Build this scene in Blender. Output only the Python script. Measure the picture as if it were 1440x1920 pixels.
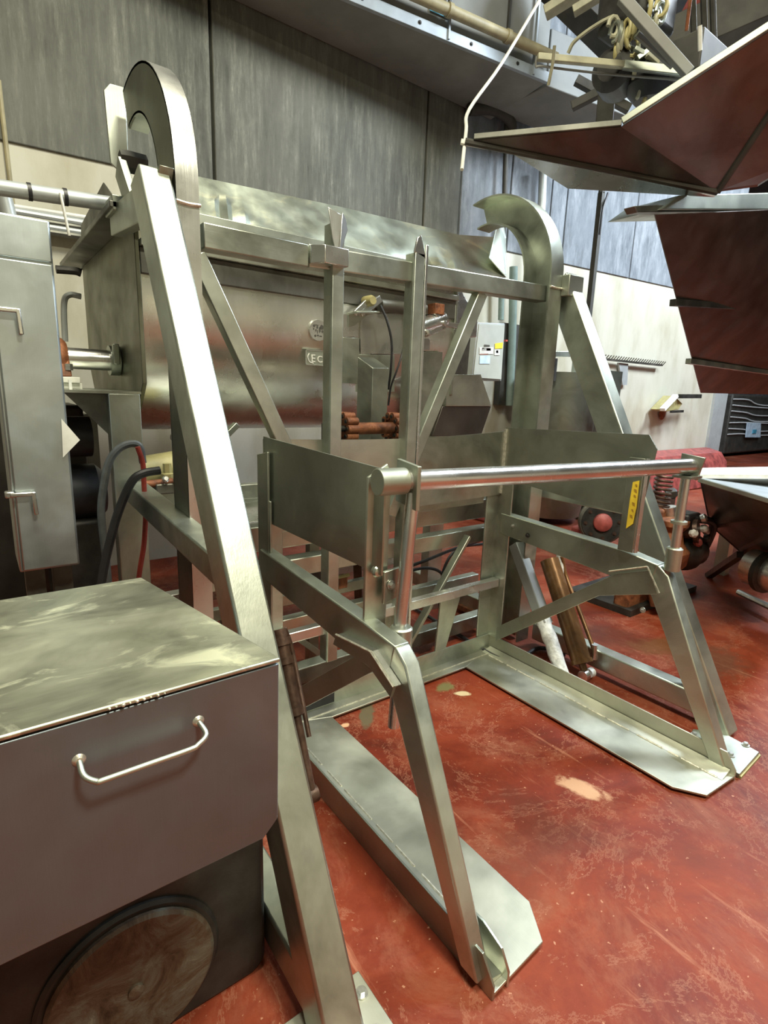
import bpy, math, random
from mathutils import Vector as V, Matrix
random.seed(7)
scene = bpy.context.scene
for o in list(bpy.data.objects): bpy.data.objects.remove(o)

# ------------------------------------------------------------------ camera
F = 1022.0
C2W = Matrix(((0.80355645, 0.10021724, -0.58673122),
              (-0.59419808, 0.19303608, -0.78081093),
              (0.03500958, 0.97606023, 0.21466429)))
CAM = V((0, 0, 1.55))
cd = bpy.data.cameras.new('camera'); cam = bpy.data.objects.new('camera', cd)
scene.collection.objects.link(cam); scene.camera = cam
cam.matrix_world = Matrix.Translation(CAM) @ C2W.to_4x4()
cd.sensor_fit = 'VERTICAL'; cd.sensor_height = 24; cd.lens = 24 * F / 1920
cd.clip_start = 0.05; cd.clip_end = 100

def at(px, py, **k):
    "world point seen at photograph pixel (px,py) on the plane x=, y= or z="
    d = C2W @ V(((px - 720) / F, -(py - 960) / F, -1))
    (a, v), = k.items(); i = 'xyz'.index(a)
    return CAM + d * ((v - CAM[i]) / d[i])

# ------------------------------------------------------------------ light
w = bpy.data.worlds.new('world'); scene.world = w; w.use_nodes = True
w.node_tree.nodes['Background'].inputs[0].default_value = (0.75, 0.85, 1, 1)
w.node_tree.nodes['Background'].inputs[1].default_value = 0.15
def area(name, loc, target, size, power, col, sy=None):
    l = bpy.data.lights.new(name, 'AREA'); l.energy = power; l.color = col; l.size = size
    if sy: l.shape = 'RECTANGLE'; l.size_y = sy
    o = bpy.data.objects.new(name, l); scene.collection.objects.link(o)
    o.location = loc; o.rotation_euler = (V(target) - V(loc)).to_track_quat('-Z', 'Y').to_euler()
WARM = (1, 0.95, 0.74); COOL = (0.80, 0.90, 1)
area('overhead_light', (0.6, 0.9, 6.5), (1.0, 2.2, 1.0), 1.6, 285, WARM)
area('overhead_light', (1.2, -2.4, 6.2), (1.4, -3.4, 0.0), 0.9, 420, WARM)  # unseen lamp added to brighten the front wall reflected in the mixer
area('overhead_light', (6.2, 0.8, 6.2), (6.0, 3.5, 1.0), 1.4, 470, COOL)
area('overhead_light', (10.5, 1.5, 6.2), (10.5, 4.0, 1.0), 1.4, 560, COOL)
area('overhead_light', (16, 4, 6.2), (16, 6, 0), 1.6, 200, COOL)
scene.view_settings.view_transform = 'Standard'; scene.view_settings.look = 'None'
scene.view_settings.gamma = 1; scene.view_settings.use_curve_mapping = False
scene.view_settings.exposure = 0.20

# ------------------------------------------------------------------ materials
def nm(name):
    m = bpy.data.materials.new(name); m.use_nodes = True
    return m, m.node_tree, m.node_tree.nodes['Principled BSDF']
WORLD = [False]
def noise(nt, scale, detail=4, sc=(1, 1, 1), rough=0.55, dist=0):
    tc = nt.nodes.new('ShaderNodeNewGeometry' if WORLD[0] else 'ShaderNodeTexCoord'); mp = nt.nodes.new('ShaderNodeMapping')
    mp.inputs['Scale'].default_value = sc
    n = nt.nodes.new('ShaderNodeTexNoise'); n.inputs['Scale'].default_value = scale
    n.inputs['Detail'].default_value = detail; n.inputs['Roughness'].default_value = rough
    n.inputs['Distortion'].default_value = dist
    nt.links.new(tc.outputs['Position' if WORLD[0] else 'Object'], mp.inputs[0]); nt.links.new(mp.outputs[0], n.inputs['Vector'])
    return n.outputs['Fac']
def ramp(nt, fac, stops):
    r = nt.nodes.new('ShaderNodeValToRGB'); e = r.color_ramp.elements
    while len(e) < len(stops): e.new(0.5)
    for i, (p, c) in enumerate(stops):
        e[i].position = p; e[i].color = tuple(c) + (1,) if len(c) == 3 else c
    nt.links.new(fac, r.inputs[0]); return r.outputs[0]
def mix(nt, fac, a, b, mode='MIX'):
    n = nt.nodes.new('ShaderNodeMix'); n.data_type = 'RGBA'; n.blend_type = mode
    for s, v in ((n.inputs[0], fac), (n.inputs[6], a), (n.inputs[7], b)):
        if hasattr(v, 'is_linked'): nt.links.new(v, s)
        elif isinstance(v, (int, float)): s.default_value = v
        else: s.default_value = tuple(v) + (1,)
    return n.outputs[2]
def bump(nt, b, fac, strength, dist=0.01):
    n = nt.nodes.new('ShaderNodeBump'); n.inputs['Strength'].default_value = strength
    n.inputs['Distance'].default_value = dist
    nt.links.new(fac, n.inputs['Height']); nt.links.new(n.outputs[0], b.inputs['Normal'])
def g(v): return (v, v, v)

def steel(name, col=(0.55, 0.59, 0.51), rough=0.39, smudge=0.45, sc=(1, 1, 1), metal=0.96, streak=None, wear=None):
    m, nt, b = nm(name)
    n1 = noise(nt, 2.2, 5, sc, 0.6, 0.5)
    c = ramp(nt, n1, [(0.34, [x * (1 - smudge) for x in col]), (0.56, col), (0.72, [min(1, x * 1.2) for x in col])])
    if wear:
        n2 = noise(nt, wear[1], 6, wear[2], 0.62, 1.2)
        f = ramp(nt, n2, [(0.55, g(0)), (0.66, g(1))])
        c = mix(nt, f, c, wear[0])
    nt.links.new(c, b.inputs['Base Color'])
    b.inputs['Metallic'].default_value = metal
    n3 = noise(nt, 5, 5, sc)
    r = ramp(nt, n3, [(0.3, g(rough * 0.8)), (0.75, g(min(1, rough * 1.35)))])
    nt.links.new(r, b.inputs['Roughness'])
    st = noise(nt, 1.0, 3, streak or (160, 160, 3))
    bump(nt, b, st, 0.06, 0.004)
    return m
def plain(name, col, rough=0.5, metal=0.0, var=0.25, scale=8, b_=0.0, emit=None):
    m, nt, b = nm(name)
    n = noise(nt, scale, 5)
    nt.links.new(ramp(nt, n, [(0.3, [x * (1 - var) for x in col]), (0.7, [min(1, x * (1 + var)) for x in col])]), b.inputs['Base Color'])
    b.inputs['Roughness'].default_value = rough; b.inputs['Metallic'].default_value = metal
    if b_: bump(nt, b, n, b_, 0.01)
    if emit:
        b.inputs['Emission Color'].default_value = tuple(emit[:3]) + (1,); b.inputs['Emission Strength'].default_value = emit[3]
    return m
M = {}
M['steel'] = steel('brushed stainless steel')
M['steel_h'] = steel('brushed stainless steel cross grain', streak=(3, 160, 160), rough=0.36)
M['steel_bright'] = steel('bright stainless tube', (0.74, 0.75, 0.72), 0.27, 0.2)
M['steel_dull'] = steel('dull stainless plate', (0.42, 0.45, 0.38), 0.42, 0.3)
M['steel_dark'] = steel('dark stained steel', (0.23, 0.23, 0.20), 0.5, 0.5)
M['polished'] = steel('polished shaft steel', (0.74, 0.74, 0.71), 0.25, 0.15)
M['mixer'] = steel('mixer trough stainless', (0.82, 0.84, 0.77), 0.27, 0.25, (1, 1, 0.5))
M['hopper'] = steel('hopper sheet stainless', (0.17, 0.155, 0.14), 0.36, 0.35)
M['guard'] = steel('crumpled guard sheet', (0.62, 0.68, 0.58), 0.36, 0.2, wear=((0.78, 0.80, 0.62), 3.5, (1, 1, 2)))
M['lid'] = steel('scuffed stainless lid', (0.52, 0.53, 0.42), 0.42, 0.5, (1.6, 2.6, 1), wear=((0.92, 0.93, 0.74), 4.0, (1.3, 2.6, 1)), streak=(3, 160, 160))
M['fork'] = steel('worn fork plate', (0.56, 0.57, 0.48), 0.45, 0.3, (1, 1, 1), streak=(160, 3, 160))
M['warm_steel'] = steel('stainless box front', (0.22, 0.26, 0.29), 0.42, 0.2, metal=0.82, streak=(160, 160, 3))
M['weld'] = plain('weld bead', (0.72, 0.70, 0.60), 0.4, 0.8, 0.3, 60, 0.3)
M['galv'] = plain('galvanised duct sheet', (0.20, 0.205, 0.19), 0.75, 0.05, 0.2, 2)
M['galv_blue'] = plain('pale duct trim', (0.30, 0.34, 0.37), 0.5, 0.2, 0.15, 5)
M['grime'] = plain('grimy cast iron', (0.035, 0.034, 0.03), 0.5, 0.4, 0.6, 7, 0.5)
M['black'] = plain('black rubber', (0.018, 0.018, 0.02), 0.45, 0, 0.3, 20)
M['grey_hose'] = plain('grey hose rubber', (0.09, 0.10, 0.10), 0.5, 0, 0.3, 20)
M['red_hose'] = plain('red hose rubber', (0.32, 0.045, 0.03), 0.45, 0, 0.3, 20)
M['white'] = plain('off white paint', (0.72, 0.72, 0.66), 0.5, 0, 0.15, 12)
M['white_wrap'] = plain('white plastic wrap', (0.72, 0.75, 0.74), 0.3, 0, 0.3, 30, 0.6)
M['tan'] = plain('dull cream steelwork', (0.30, 0.29, 0.20), 0.5, 0, 0.3, 8)
M['yellow'] = plain('yellow tape', (0.88, 0.66, 0.05), 0.5, 0, 0.12, 20)
M['yellow_pale'] = plain('ochre painted steel', (0.34, 0.30, 0.13), 0.5, 0, 0.25, 10)
M['ink'] = plain('dark ink', (0.06, 0.055, 0.04), 0.6)
M['ink_brown'] = plain('brown ink', (0.42, 0.25, 0.03), 0.6)
M['red_label'] = plain('red label print', (0.62, 0.10, 0.07), 0.5)
M['blue_label'] = plain('pale blue label', (0.55, 0.70, 0.85), 0.5)
M['blue_tag'] = plain('blue tape', (0.08, 0.36, 0.52), 0.5)
M['tan_pipe'] = plain('yellowed pipe lagging', (0.33, 0.29, 0.17), 0.55, 0, 0.3, 6, 0.2)
M['green_pipe'] = plain('grey green conduit', (0.20, 0.27, 0.24), 0.5, 0.2, 0.2, 6)
M['grey_pipe'] = plain('grey painted pipe', (0.42, 0.45, 0.44), 0.4, 0.3, 0.12, 6)
M['dark'] = plain('dark painted steelwork', (0.05, 0.048, 0.04), 0.6, 0.2, 0.4, 5)
M['dirty_red'] = plain('dirty red paint', (0.28, 0.06, 0.05), 0.5, 0, 0.5, 9, 0.3)
M['frp'] = plain('cream wall board', (0.62, 0.60, 0.45), 0.45, 0, 0.06, 1.2)
M['box_grey'] = plain('light grey enamel', (0.50, 0.52, 0.46), 0.4, 0.1, 0.08, 6)
M['zinc'] = plain('zinc plated bolt', (0.62, 0.62, 0.58), 0.3, 0.9, 0.2, 40)

m, nt, b = nm('rusty iron')
n1 = noise(nt, 14, 8, (1, 1, 1), 0.7, 0.6)
nt.links.new(ramp(nt, n1, [(0.28, (0.05, 0.022, 0.012)), (0.5, (0.24, 0.085, 0.035)), (0.72, (0.42, 0.18, 0.08))]), b.inputs['Base Color'])
b.inputs['Roughness'].default_value = 0.6; b.inputs['Metallic'].default_value = 0.25; bump(nt, b, n1, 0.6, 0.01); M['rust'] = m
m, nt, b = nm('oily brown cylinder')
n1 = noise(nt, 6, 6, (1, 1, 0.4), 0.65, 0.6)
nt.links.new(ramp(nt, n1, [(0.3, (0.05, 0.025, 0.012)), (0.55, (0.20, 0.10, 0.035)), (0.75, (0.34, 0.22, 0.15))]), b.inputs['Base Color'])
b.inputs['Roughness'].default_value = 0.35; b.inputs['Metallic'].default_value = 0.45; M['oily'] = m
m, nt, b = nm('corroded cover disc')
n1 = noise(nt, 9, 8, (1, 1, 1), 0.7, 1.0)
nt.links.new(ramp(nt, n1, [(0.3, (0.035, 0.02, 0.012)), (0.48, (0.12, 0.085, 0.055)), (0.6, (0.16, 0.155, 0.12)), (0.75, (0.36, 0.37, 0.30))]), b.inputs['Base Color'])
b.inputs['Roughness'].default_value = 0.5; b.inputs['Metallic'].default_value = 0.4; bump(nt, b, n1, 0.7, 0.008); M['disc'] = m

# concrete: vertical streaks of lighter laitance over grey
m, nt, b = nm('streaked board concrete')
a1 = noise(nt, 1.0, 10, (14, 14, 1.5), 0.78, 0.0); a2 = noise(nt, 0.9, 6, (1, 1, 0.8), 0.65); a3 = noise(nt, 7, 10, (1, 1, 0.7), 0.8)
c = ramp(nt, a1, [(0.36, (0.040, 0.041, 0.032)), (0.50, (0.10, 0.103, 0.083)), (0.60, (0.19, 0.193, 0.158)), (0.72, (0.40, 0.40, 0.33))])
c = mix(nt, ramp(nt, a3, [(0.40, g(0.65)), (0.62, g(0))]), c, (0.075, 0.077, 0.062))
c = mix(nt, ramp(nt, a2, [(0.38, g(0)), (0.66, g(0.6))]), c, (0.17, 0.172, 0.145))
nt.links.new(c, b.inputs['Base Color']); b.inputs['Roughness'].default_value = 0.8; bump(nt, b, a1, 0.35, 0.01); M['concrete'] = m
m, nt, b = nm('pale washed concrete')
a1 = noise(nt, 1.0, 10, (7, 7, 2.2), 0.75, 0.0); a2 = noise(nt, 1.2, 8, (1, 1, 1), 0.7)
c = ramp(nt, a1, [(0.34, (0.085, 0.097, 0.108)), (0.52, (0.20, 0.222, 0.242)), (0.70, (0.36, 0.38, 0.40))])
c = mix(nt, ramp(nt, a2, [(0.35, g(0.7)), (0.6, g(0))]), c, (0.17, 0.19, 0.21))
nt.links.new(c, b.inputs['Base Color']); b.inputs['Roughness'].default_value = 0.8; bump(nt, b, a1, 0.3, 0.01); M['concrete_pale'] = m
# cream wall paint
m, nt, b = nm('cream wall paint')
a1 = noise(nt, 1.4, 6, (1.5, 1.5, 0.6), 0.6)
c = ramp(nt, a1, [(0.3, (0.38, 0.35, 0.25)), (0.50, (0.50, 0.485, 0.385)), (0.75, (0.57, 0.56, 0.47))])
nt.links.new(c, b.inputs['Base Color']); b.inputs['Roughness'].default_value = 0.45; M['cream'] = m

# red epoxy floor with scuffs, pale scratches and two bare patches
m, nt, b = nm('red epoxy floor'); WORLD[0] = True
a1 = noise(nt, 0.9, 9, (1, 1, 1), 0.70, 0.5)
c = ramp(nt, a1, [(0.34, (0.075, 0.011, 0.005)), (0.46, (0.165, 0.024, 0.009)), (0.57, (0.235, 0.043, 0.017)), (0.70, (0.265, 0.082, 0.044))])
a2 = noise(nt, 2.6, 13, (1, 0.8, 1), 0.82, 0.5)
c = mix(nt, ramp(nt, a2, [(0.49, g(0)), (0.68, g(0.7))]), c, (0.29, 0.105, 0.06))
a3 = noise(nt, 55, 2, (1, 1, 1), 0.5)
c = mix(nt, ramp(nt, a3, [(0.69, g(0)), (0.74, g(0.7))]), c, (0.52, 0.27, 0.17))
a4 = noise(nt, 1.0, 7, (18, 1.3, 1), 0.7, 0.25)
c = mix(nt, ramp(nt, a4, [(0.60, g(0)), (0.70, g(0.55))]), c, (0.45, 0.20, 0.12))
a5 = noise(nt, 1.3, 9, (1, 1, 1), 0.75, 0.6)
c = mix(nt, ramp(nt, a5, [(0.488, g(0)), (0.498, g(0.4)), (0.51, g(0))]), c, (0.40, 0.19, 0.12))
a6 = noise(nt, 0.75, 6, (1, 1, 1), 0.65, 0.3)
c = mix(nt, ramp(nt, a6, [(0.50, g(0)), (0.62, g(0.6))]), c, (0.095, 0.024, 0.012))
def blob(cx, cy, rx, ry, ang, lo, hi, dist=1.5):
    tc = nt.nodes.new('ShaderNodeNewGeometry'); mp = nt.nodes.new('ShaderNodeMapping'); mp.vector_type = 'TEXTURE'
    mp.inputs['Location'].default_value = (cx, cy, 0); mp.inputs['Rotation'].default_value = (0, 0, ang); mp.inputs['Scale'].default_value = (rx, ry, 1)
    nt.links.new(tc.outputs['Position'], mp.inputs[0])
    ln = nt.nodes.new('ShaderNodeVectorMath'); ln.operation = 'LENGTH'; nt.links.new(mp.outputs[0], ln.inputs[0])
    nz = noise(nt, 12, 5, (1, 1, 1), 0.65, 0.5)
    ad = nt.nodes.new('ShaderNodeMath'); ad.operation = 'MULTIPLY_ADD'; ad.inputs[1].default_value = dist
    nt.links.new(nz, ad.inputs[0]); nt.links.new(ln.outputs['Value'], ad.inputs[2])
    hf = nt.nodes.new('ShaderNodeMath'); hf.operation = 'MULTIPLY'; hf.inputs[1].default_value = .5; nt.links.new(ad.outputs[0], hf.inputs[0])
    return ramp(nt, hf.outputs[0], [(lo / 2, g(1)), (hi / 2, g(0))])
for (px, py, rx, ry, an, col, amt) in ((688, 1338, .16, .05, 0.9, (0.115, 0.10, 0.06), .95), (835, 1288, .09, .05, 0.2, (0.16, 0.16, 0.07), .9),
        (868, 1301, .05, .028, -0.5, (0.62, 0.52, 0.34), .95), (648, 1360, .03, .02, 0, (0.65, 0.40, 0.24), .9),
        (1092, 1478, .12, .06, 1.9, (0.58, 0.36, 0.22), .75), (1330, 1240, .3, .2, 0, (0.11, 0.05, 0.03), .7), (1240, 1210, .25, .12, -.3, (0.13, 0.055, 0.02), .8)):
    p = at(px, py, z=0)
    f = blob(p.x, p.y, rx, ry, an, 1.3, 1.6 if rx < .2 else 1.9)
    f2 = nt.nodes.new('ShaderNodeMath'); f2.operation = 'MULTIPLY'; f2.inputs[1].default_value = amt; nt.links.new(f, f2.inputs[0])
    c = mix(nt, f2.outputs[0], c, col)
nt.links.new(c, b.inputs['Base Color'])
r = ramp(nt, a1, [(0.3, g(0.42)), (0.7, g(0.66))]); nt.links.new(r, b.inputs['Roughness']); b.inputs['Specular IOR Level'].default_value = 0.22; bump(nt, b, a2, 0.12, 0.01); M['floor'] = m; WORLD[0] = False

# ------------------------------------------------------------------ builders
COL = scene.collection
class MB:
    def __init__(s): s.v = []; s.f = []; s.sm = False
    def add(s, vs, fs):
        n = len(s.v); s.v += [V(p) for p in vs]; s.f += [tuple(i + n for i in f) for f in fs]; return s
    def box(s, lo, hi):
        x0, y0, z0 = lo; x1, y1, z1 = hi
        return s.add([(x0, y0, z0), (x1, y0, z0), (x1, y1, z0), (x0, y1, z0), (x0, y0, z1), (x1, y0, z1), (x1, y1, z1), (x0, y1, z1)],
                     [(0, 3, 2, 1), (4, 5, 6, 7), (0, 1, 5, 4), (1, 2, 6, 5), (2, 3, 7, 6), (3, 0, 4, 7)])
    def prism(s, pts, vec):
        pts = [V(p) for p in pts]; vec = V(vec); n = len(pts)
        nn = V((0, 0, 0))
        for i in range(n): nn += pts[i].cross(pts[(i + 1) % n])
        if nn.dot(vec) > 0: pts.reverse()
        return s.add(pts + [p + vec for p in pts], [tuple(range(n)), tuple(range(2 * n - 1, n - 1, -1))] +
                     [(i, i + n, (i + 1) % n + n, (i + 1) % n) for i in range(n)])
    def sheet(s, pts, t=0.004):
        pts = [V(p) for p in pts]; nn = V((0, 0, 0))
        for i in range(len(pts)): nn += (pts[i] - pts[0]).cross(pts[(i + 1) % len(pts)] - pts[0])
        return s.prism(pts, nn.normalized() * t)
    def bar(s, p, q, w, h=None, side=None):
        "rectangular bar; side = direction along which w is measured"
        p = V(p); q = V(q); h = h or w; d = (q - p).normalized()
        a = V(side) if side else (d.cross(V((0, 0, 1))) if abs(d.z) < 0.99 else V((1, 0, 0)))
        a = (a - d * a.dot(d)).normalized(); c = d.cross(a)
        pts = [p + a * (w / 2 * i) + c * (h / 2 * j) for i, j in ((-1, -1), (1, -1), (1, 1), (-1, 1))]
        return s.prism(pts, q - p)
    def hollow(s, p, q, w, h=None, side=None): return s.bar(p, q, w, h, side)
    def path(s, pts, r, n=12, caps=True):
        pts = [V(p) for p in pts]; rs = r if isinstance(r, (list, tuple)) else [r] * len(pts)
        base = len(s.v); d0 = (pts[1] - pts[0]).normalized()
        a = d0.orthogonal().normalized()
        for i, p in enumerate(pts):
            d = ((pts[min(i + 1, len(pts) - 1)] - pts[max(i - 1, 0)])).normalized()
            a = (a - d * a.dot(d)).normalized(); c = d.cross(a)
            for k in range(n):
                t = 2 * math.pi * k / n; s.v.append(p + (a * math.cos(t) + c * math.sin(t)) * rs[i])
        for i in range(len(pts) - 1):
            for k in range(n):
                k2 = (k + 1) % n; s.f.append((base + i * n + k, base + i * n + k2, base + (i + 1) * n + k2, base + (i + 1) * n + k))
        if caps:
            s.f.append(tuple(base + k for k in range(n - 1, -1, -1))); e = base + (len(pts) - 1) * n
            s.f.append(tuple(e + k for k in range(n)))
        return s
    def cyl(s, p, q, r, r2=None, n=20): return s.path([p, q], [r, r if r2 is None else r2], n)
    def pipe(s, pts, r, n=12, k=5):
        "smooth tube through control points (Catmull-Rom)"
        P = [V(p) for p in pts]; P = [P[0] * 2 - P[1]] + P + [P[-1] * 2 - P[-2]]; out = []
        for i in range(1, len(P) - 2):
            for j in range(k):
                t = j / k; a, b_, c, d = P[i - 1:i + 3]
                out.append(0.5 * ((2 * b_) + (c - a) * t + (2 * a - 5 * b_ + 4 * c - d) * t * t + (3 * b_ - a - 3 * c + d) * t ** 3))
        out.append(P[-2]); return s.path(out, r, n)
    def lathe(s, o, axis, prof, n=24):
        "prof: (distance along axis, radius)"
        o = V(o); d = V(axis).normalized(); return s.path([o + d * t for t, r in prof], [max(r, 1e-4) for t, r in prof], n)
    def grid(s, fn, nu, nv, t=0.004):
        "solid sheet from fn(u,v) in 0..1"
        P = [[V(fn(i / nu, j / nv)) for j in range(nv + 1)] for i in range(nu + 1)]
        base = len(s.v); W = (nu + 1) * (nv + 1)
        N = []
        for i in range(nu + 1):
            for j in range(nv + 1):
                du = P[min(i + 1, nu)][j] - P[max(i - 1, 0)][j]; dv = P[i][min(j + 1, nv)] - P[i][max(j - 1, 0)]
                N.append(du.cross(dv).normalized())
        flat = [p for r_ in P for p in r_]
        s.v += flat; s.v += [p - n_ * t for p, n_ in zip(flat, N)]
        I = lambda i, j, k=0: base + k * W + i * (nv + 1) + j
        for i in range(nu):
            for j in range(nv):
                s.f.append((I(i, j), I(i + 1, j), I(i + 1, j + 1), I(i, j + 1)))
                s.f.append((I(i, j, 1), I(i, j + 1, 1), I(i + 1, j + 1, 1), I(i + 1, j, 1)))
        for i in range(nu):
            s.f.append((I(i, 0), I(i, 0, 1), I(i + 1, 0, 1), I(i + 1, 0))); s.f.append((I(i, nv), I(i + 1, nv), I(i + 1, nv, 1), I(i, nv, 1)))
        for j in range(nv):
            s.f.append((I(0, j), I(0, j + 1), I(0, j + 1, 1), I(0, j, 1))); s.f.append((I(nu, j), I(nu, j, 1), I(nu, j + 1, 1), I(nu, j + 1)))
        return s
    def build(s, name, mat, parent=None, bevel=0.0, label=None, cat=None, group=None, kind=None):
        me = bpy.data.meshes.new(name)
        if parent is not None: off = root_pos(parent)
        else:
            xs = [p.x for p in s.v]; ys = [p.y for p in s.v]; zs = [p.z for p in s.v]
            off = V(((min(xs) + max(xs)) / 2, (min(ys) + max(ys)) / 2, min(zs)))
        me.from_pydata([p - off for p in s.v], [], s.f); me.validate()
        import bmesh
        bm = bmesh.new(); bm.from_mesh(me); bmesh.ops.recalc_face_normals(bm, faces=bm.faces); bm.to_mesh(me); bm.free()
        me.materials.append(M[mat] if isinstance(mat, str) else mat)
        for p in me.polygons: p.use_smooth = True
        me.set_sharp_from_angle(angle=math.radians(32))
        o = bpy.data.objects.new(name, me); COL.objects.link(o)
        if parent is not None: o.parent = parent
        else: o.location = off
        if bevel:
            b = o.modifiers.new('bevel', 'BEVEL'); b.width = bevel; b.segments = 2; b.limit_method = 'ANGLE'; b.angle_limit = math.radians(40)
        tag(o, label, cat, group, kind); return o
def root_pos(o):
    while o.parent: o = o.parent
    return o.location.copy()
def tag(o, label=None, cat=None, group=None, kind=None):
    for k, v in (('label', label), ('category', cat), ('group', group), ('kind', kind)):
        if v: o[k] = v
    return o
def thing(name, label, cat, loc, group=None):
    o = bpy.data.objects.new(name, None); COL.objects.link(o); o.location = V(loc); o.empty_display_size = 0.1
    return tag(o, label, cat, group)
BOLT = {}
def bolt(parent, p, axis, r=0.012, name='bolt', mat='zinc', h=0.01):
    key = (round(r, 4), mat, h)
    if key not in BOLT:
        mb = MB(); mb.lathe((0, 0, 0), (0, 0, 1), [(0, r * 1.7), (0.003, r * 1.7), (0.003, r)], 16)
        mb.path([(0, 0, 0.003), (0, 0, 0.003 + h)], r, 6)
        o = mb.build(name, mat, None); BOLT[key] = o.data; me = o.data
        zmin = 0; bpy.data.objects.remove(o)
    o = bpy.data.objects.new(name, BOLT[key]); COL.objects.link(o); o.parent = parent
    o.location = V(p) - root_pos(parent); o.rotation_euler = V(axis).to_track_quat('Z', 'Y').to_euler(); return o

# ------------------------------------------------------------------ setting
def struct(mb, name, mat, parent=None, **k):
    return mb.build(name, mat, parent, kind=None if parent else 'structure', **k)
struct(MB().box((-3, -5, -0.15), (30, 14, 0)), 'floor', 'floor')
struct(MB().box((-3, -5, 6.8), (30, 14, 7)), 'ceiling', 'dark')
WY = 5.0
XE = at(1338, 760, y=WY).x                                  # where the painted wall ends
XB = XE
wb = MB().prism([(-3, WY, 0), (XE, WY, 0), (XE, WY, 3.14 + .030 * XE), (-3, WY, 3.05)], (0, 0.3, 0))
wall = struct(wb, 'wall_back', 'cream')
cuts = [-3, 1.83, 4.13, 4.66, at(960, 300, y=WY).x, at(1036, 330, y=WY).x, at(1062, 370, y=WY).x, at(1180, 500, y=WY).x, XE]
for i in range(len(cuts) - 1):
    a, b_ = cuts[i] + .012, cuts[i + 1] - .012
    zl = lambda x: 3.14 + .030 * x
    mb = MB().prism([(a, WY - .02, zl(a)), (b_, WY - .02, zl(b_)), (b_, WY - .02, 6.8), (a, WY - .02, 6.8)], (0, 0.3, 0))
    mb.build('concrete_panel', 'concrete' if i < 3 else 'concrete_pale', wall, bevel=0.008)
MB().box((-3, WY + .05, 3.1), (XE, WY + .25, 6.8)).build('joint_backing', 'dark', wall)
struct(MB().box((-3.2, -5, 0), (-3, 5.3, 6.8)), 'wall_left', 'concrete')
fw = struct(MB().box((-3, -5.2, 0), (30, -5, 6.8)), 'wall_front', 'cream')
MB().box((-3, -5, 3.3), (30, -4.97, 6.8)).build('concrete_band', 'concrete', fw)
struct(MB().box((30, -5, 0), (30.2, 14, 6.8)), 'wall_right', 'concrete_pale')
struct(MB().box((XE - 1, 13.8, 0), (30, 14, 6.8)), 'wall_back_far', 'concrete_pale')
# red kerb at the foot of the painted wall
mb = MB(); k0 = at(1195, 850, y=WY - .35).x
mb.prism([(5.0, WY, 0), (5.0, WY - .5, 0), (5.0, WY - .42, .45), (5.0, WY - .3, .62), (5.0, WY, .70)], (XE - 5.0, 0, 0))
struct(mb, 'baseboard_back', 'dirty_red', bevel=.03)

# ------------------------------------------------------------------ duct over the wall
du = thing('duct', 'long grey sheet metal duct hung along top of concrete wall', 'duct', (3.4, 4.6, 4.6))
ZD = 4.6
a = at(643, 0, z=ZD); b_ = at(1023, 156, z=ZD); d_ = (b_ - a).normalized(); a2 = a - d_ * 3.4
bk = at(469, 35, z=ZD); 
back0 = V((a2.x, WY - .04, ZD)); back1 = at(940, 215, z=ZD); back1.y = WY - .04
MB().prism([a2, b_, back1, back0], (0, 0, 0.75)).build('duct_body', 'galv', du, bevel=.006)
nrm = V((d_.y, -d_.x, 0))
MB().bar(a2 + nrm * .02 + V((0, 0, .035)), b_ + nrm * .02 + V((0, 0, .035)), .04, .09, nrm).build('duct_flange', 'galv_blue', du, bevel=.003)
for t in (3.55, 4.1, 4.65, 5.2):
    bolt(du, a2 + d_ * t + nrm * .04 + V((0, 0, .04)), nrm, .010, mat='grime')
for t in (3.0, 4.4, 5.4):
    p = a2 + d_ * t + nrm * .04
    MB().bar(p, p + V((0, 0, .75)), .03, .02, nrm).build('duct_seam', 'galv_blue', du, bevel=.002)
pp = thing('lagged_pipe', 'yellowed lagged pipe running along the duct front', 'pipe', a2 + nrm * .1 + V((0, 0, .16)))
MB().cyl(a2 + nrm * .11 + V((0, 0, .17)), b_ + nrm * .11 + V((0, 0, .17)) , .045).build('pipe_run', 'tan_pipe', pp)
for t in (3.75, 4.35, 5.0):
    p = a2 + d_ * t + nrm * .11 + V((0, 0, .17)); MB().lathe(p - d_ * .02, d_, [(0, .055), (.04, .055)]).build('pipe_clamp', 'tan_pipe', pp)
    MB().box(p + V((-.012, -.012, .05)), p + V((.012, .012, .5))).build('clamp_hanger', 'dark', pp)
rd = at(805, 2, y=4.0) - CAM; p = CAM + rd * ((a - CAM).dot(nrm) / rd.dot(nrm)) + nrm * .012
rd = at(843, 38, y=4.0) - CAM; q = CAM + rd * ((a - CAM).dot(nrm) / rd.dot(nrm)) + nrm * .012
MB().prism([p, V((q.x, q.y, p.z)), q, V((p.x, p.y, q.z))], nrm * .003).build('tape_patch', 'blue_tag', None, label='blue tape patch stuck on the duct side above the yellowed pipe', cat='tape')
MB().pipe([at(880, 205, y=4.85), at(925, 205, y=4.8), at(955, 225, y=4.8), at(962, 260, y=4.85)], .06, 12).build('pipe_elbow', 'dark', None, label='dark curved pipe elbow on the concrete wall below the duct end', cat='pipe')
# second duct leg dropping behind (pale trunking at the end of the duct)
mb = MB(); e0 = at(1023, 160, z=ZD); 
mb.prism([e0 + V((.02, 0, 0)), e0 + V((1.2, -.2, .0)), e0 + V((1.2, .6, 0)), e0 + V((.02, .7, 0))], (0, 0, .5))
mb.build('trunking', 'galv', None, bevel=.01, label='pale box trunking continuing beyond the end of the long duct', cat='trunking')

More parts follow.
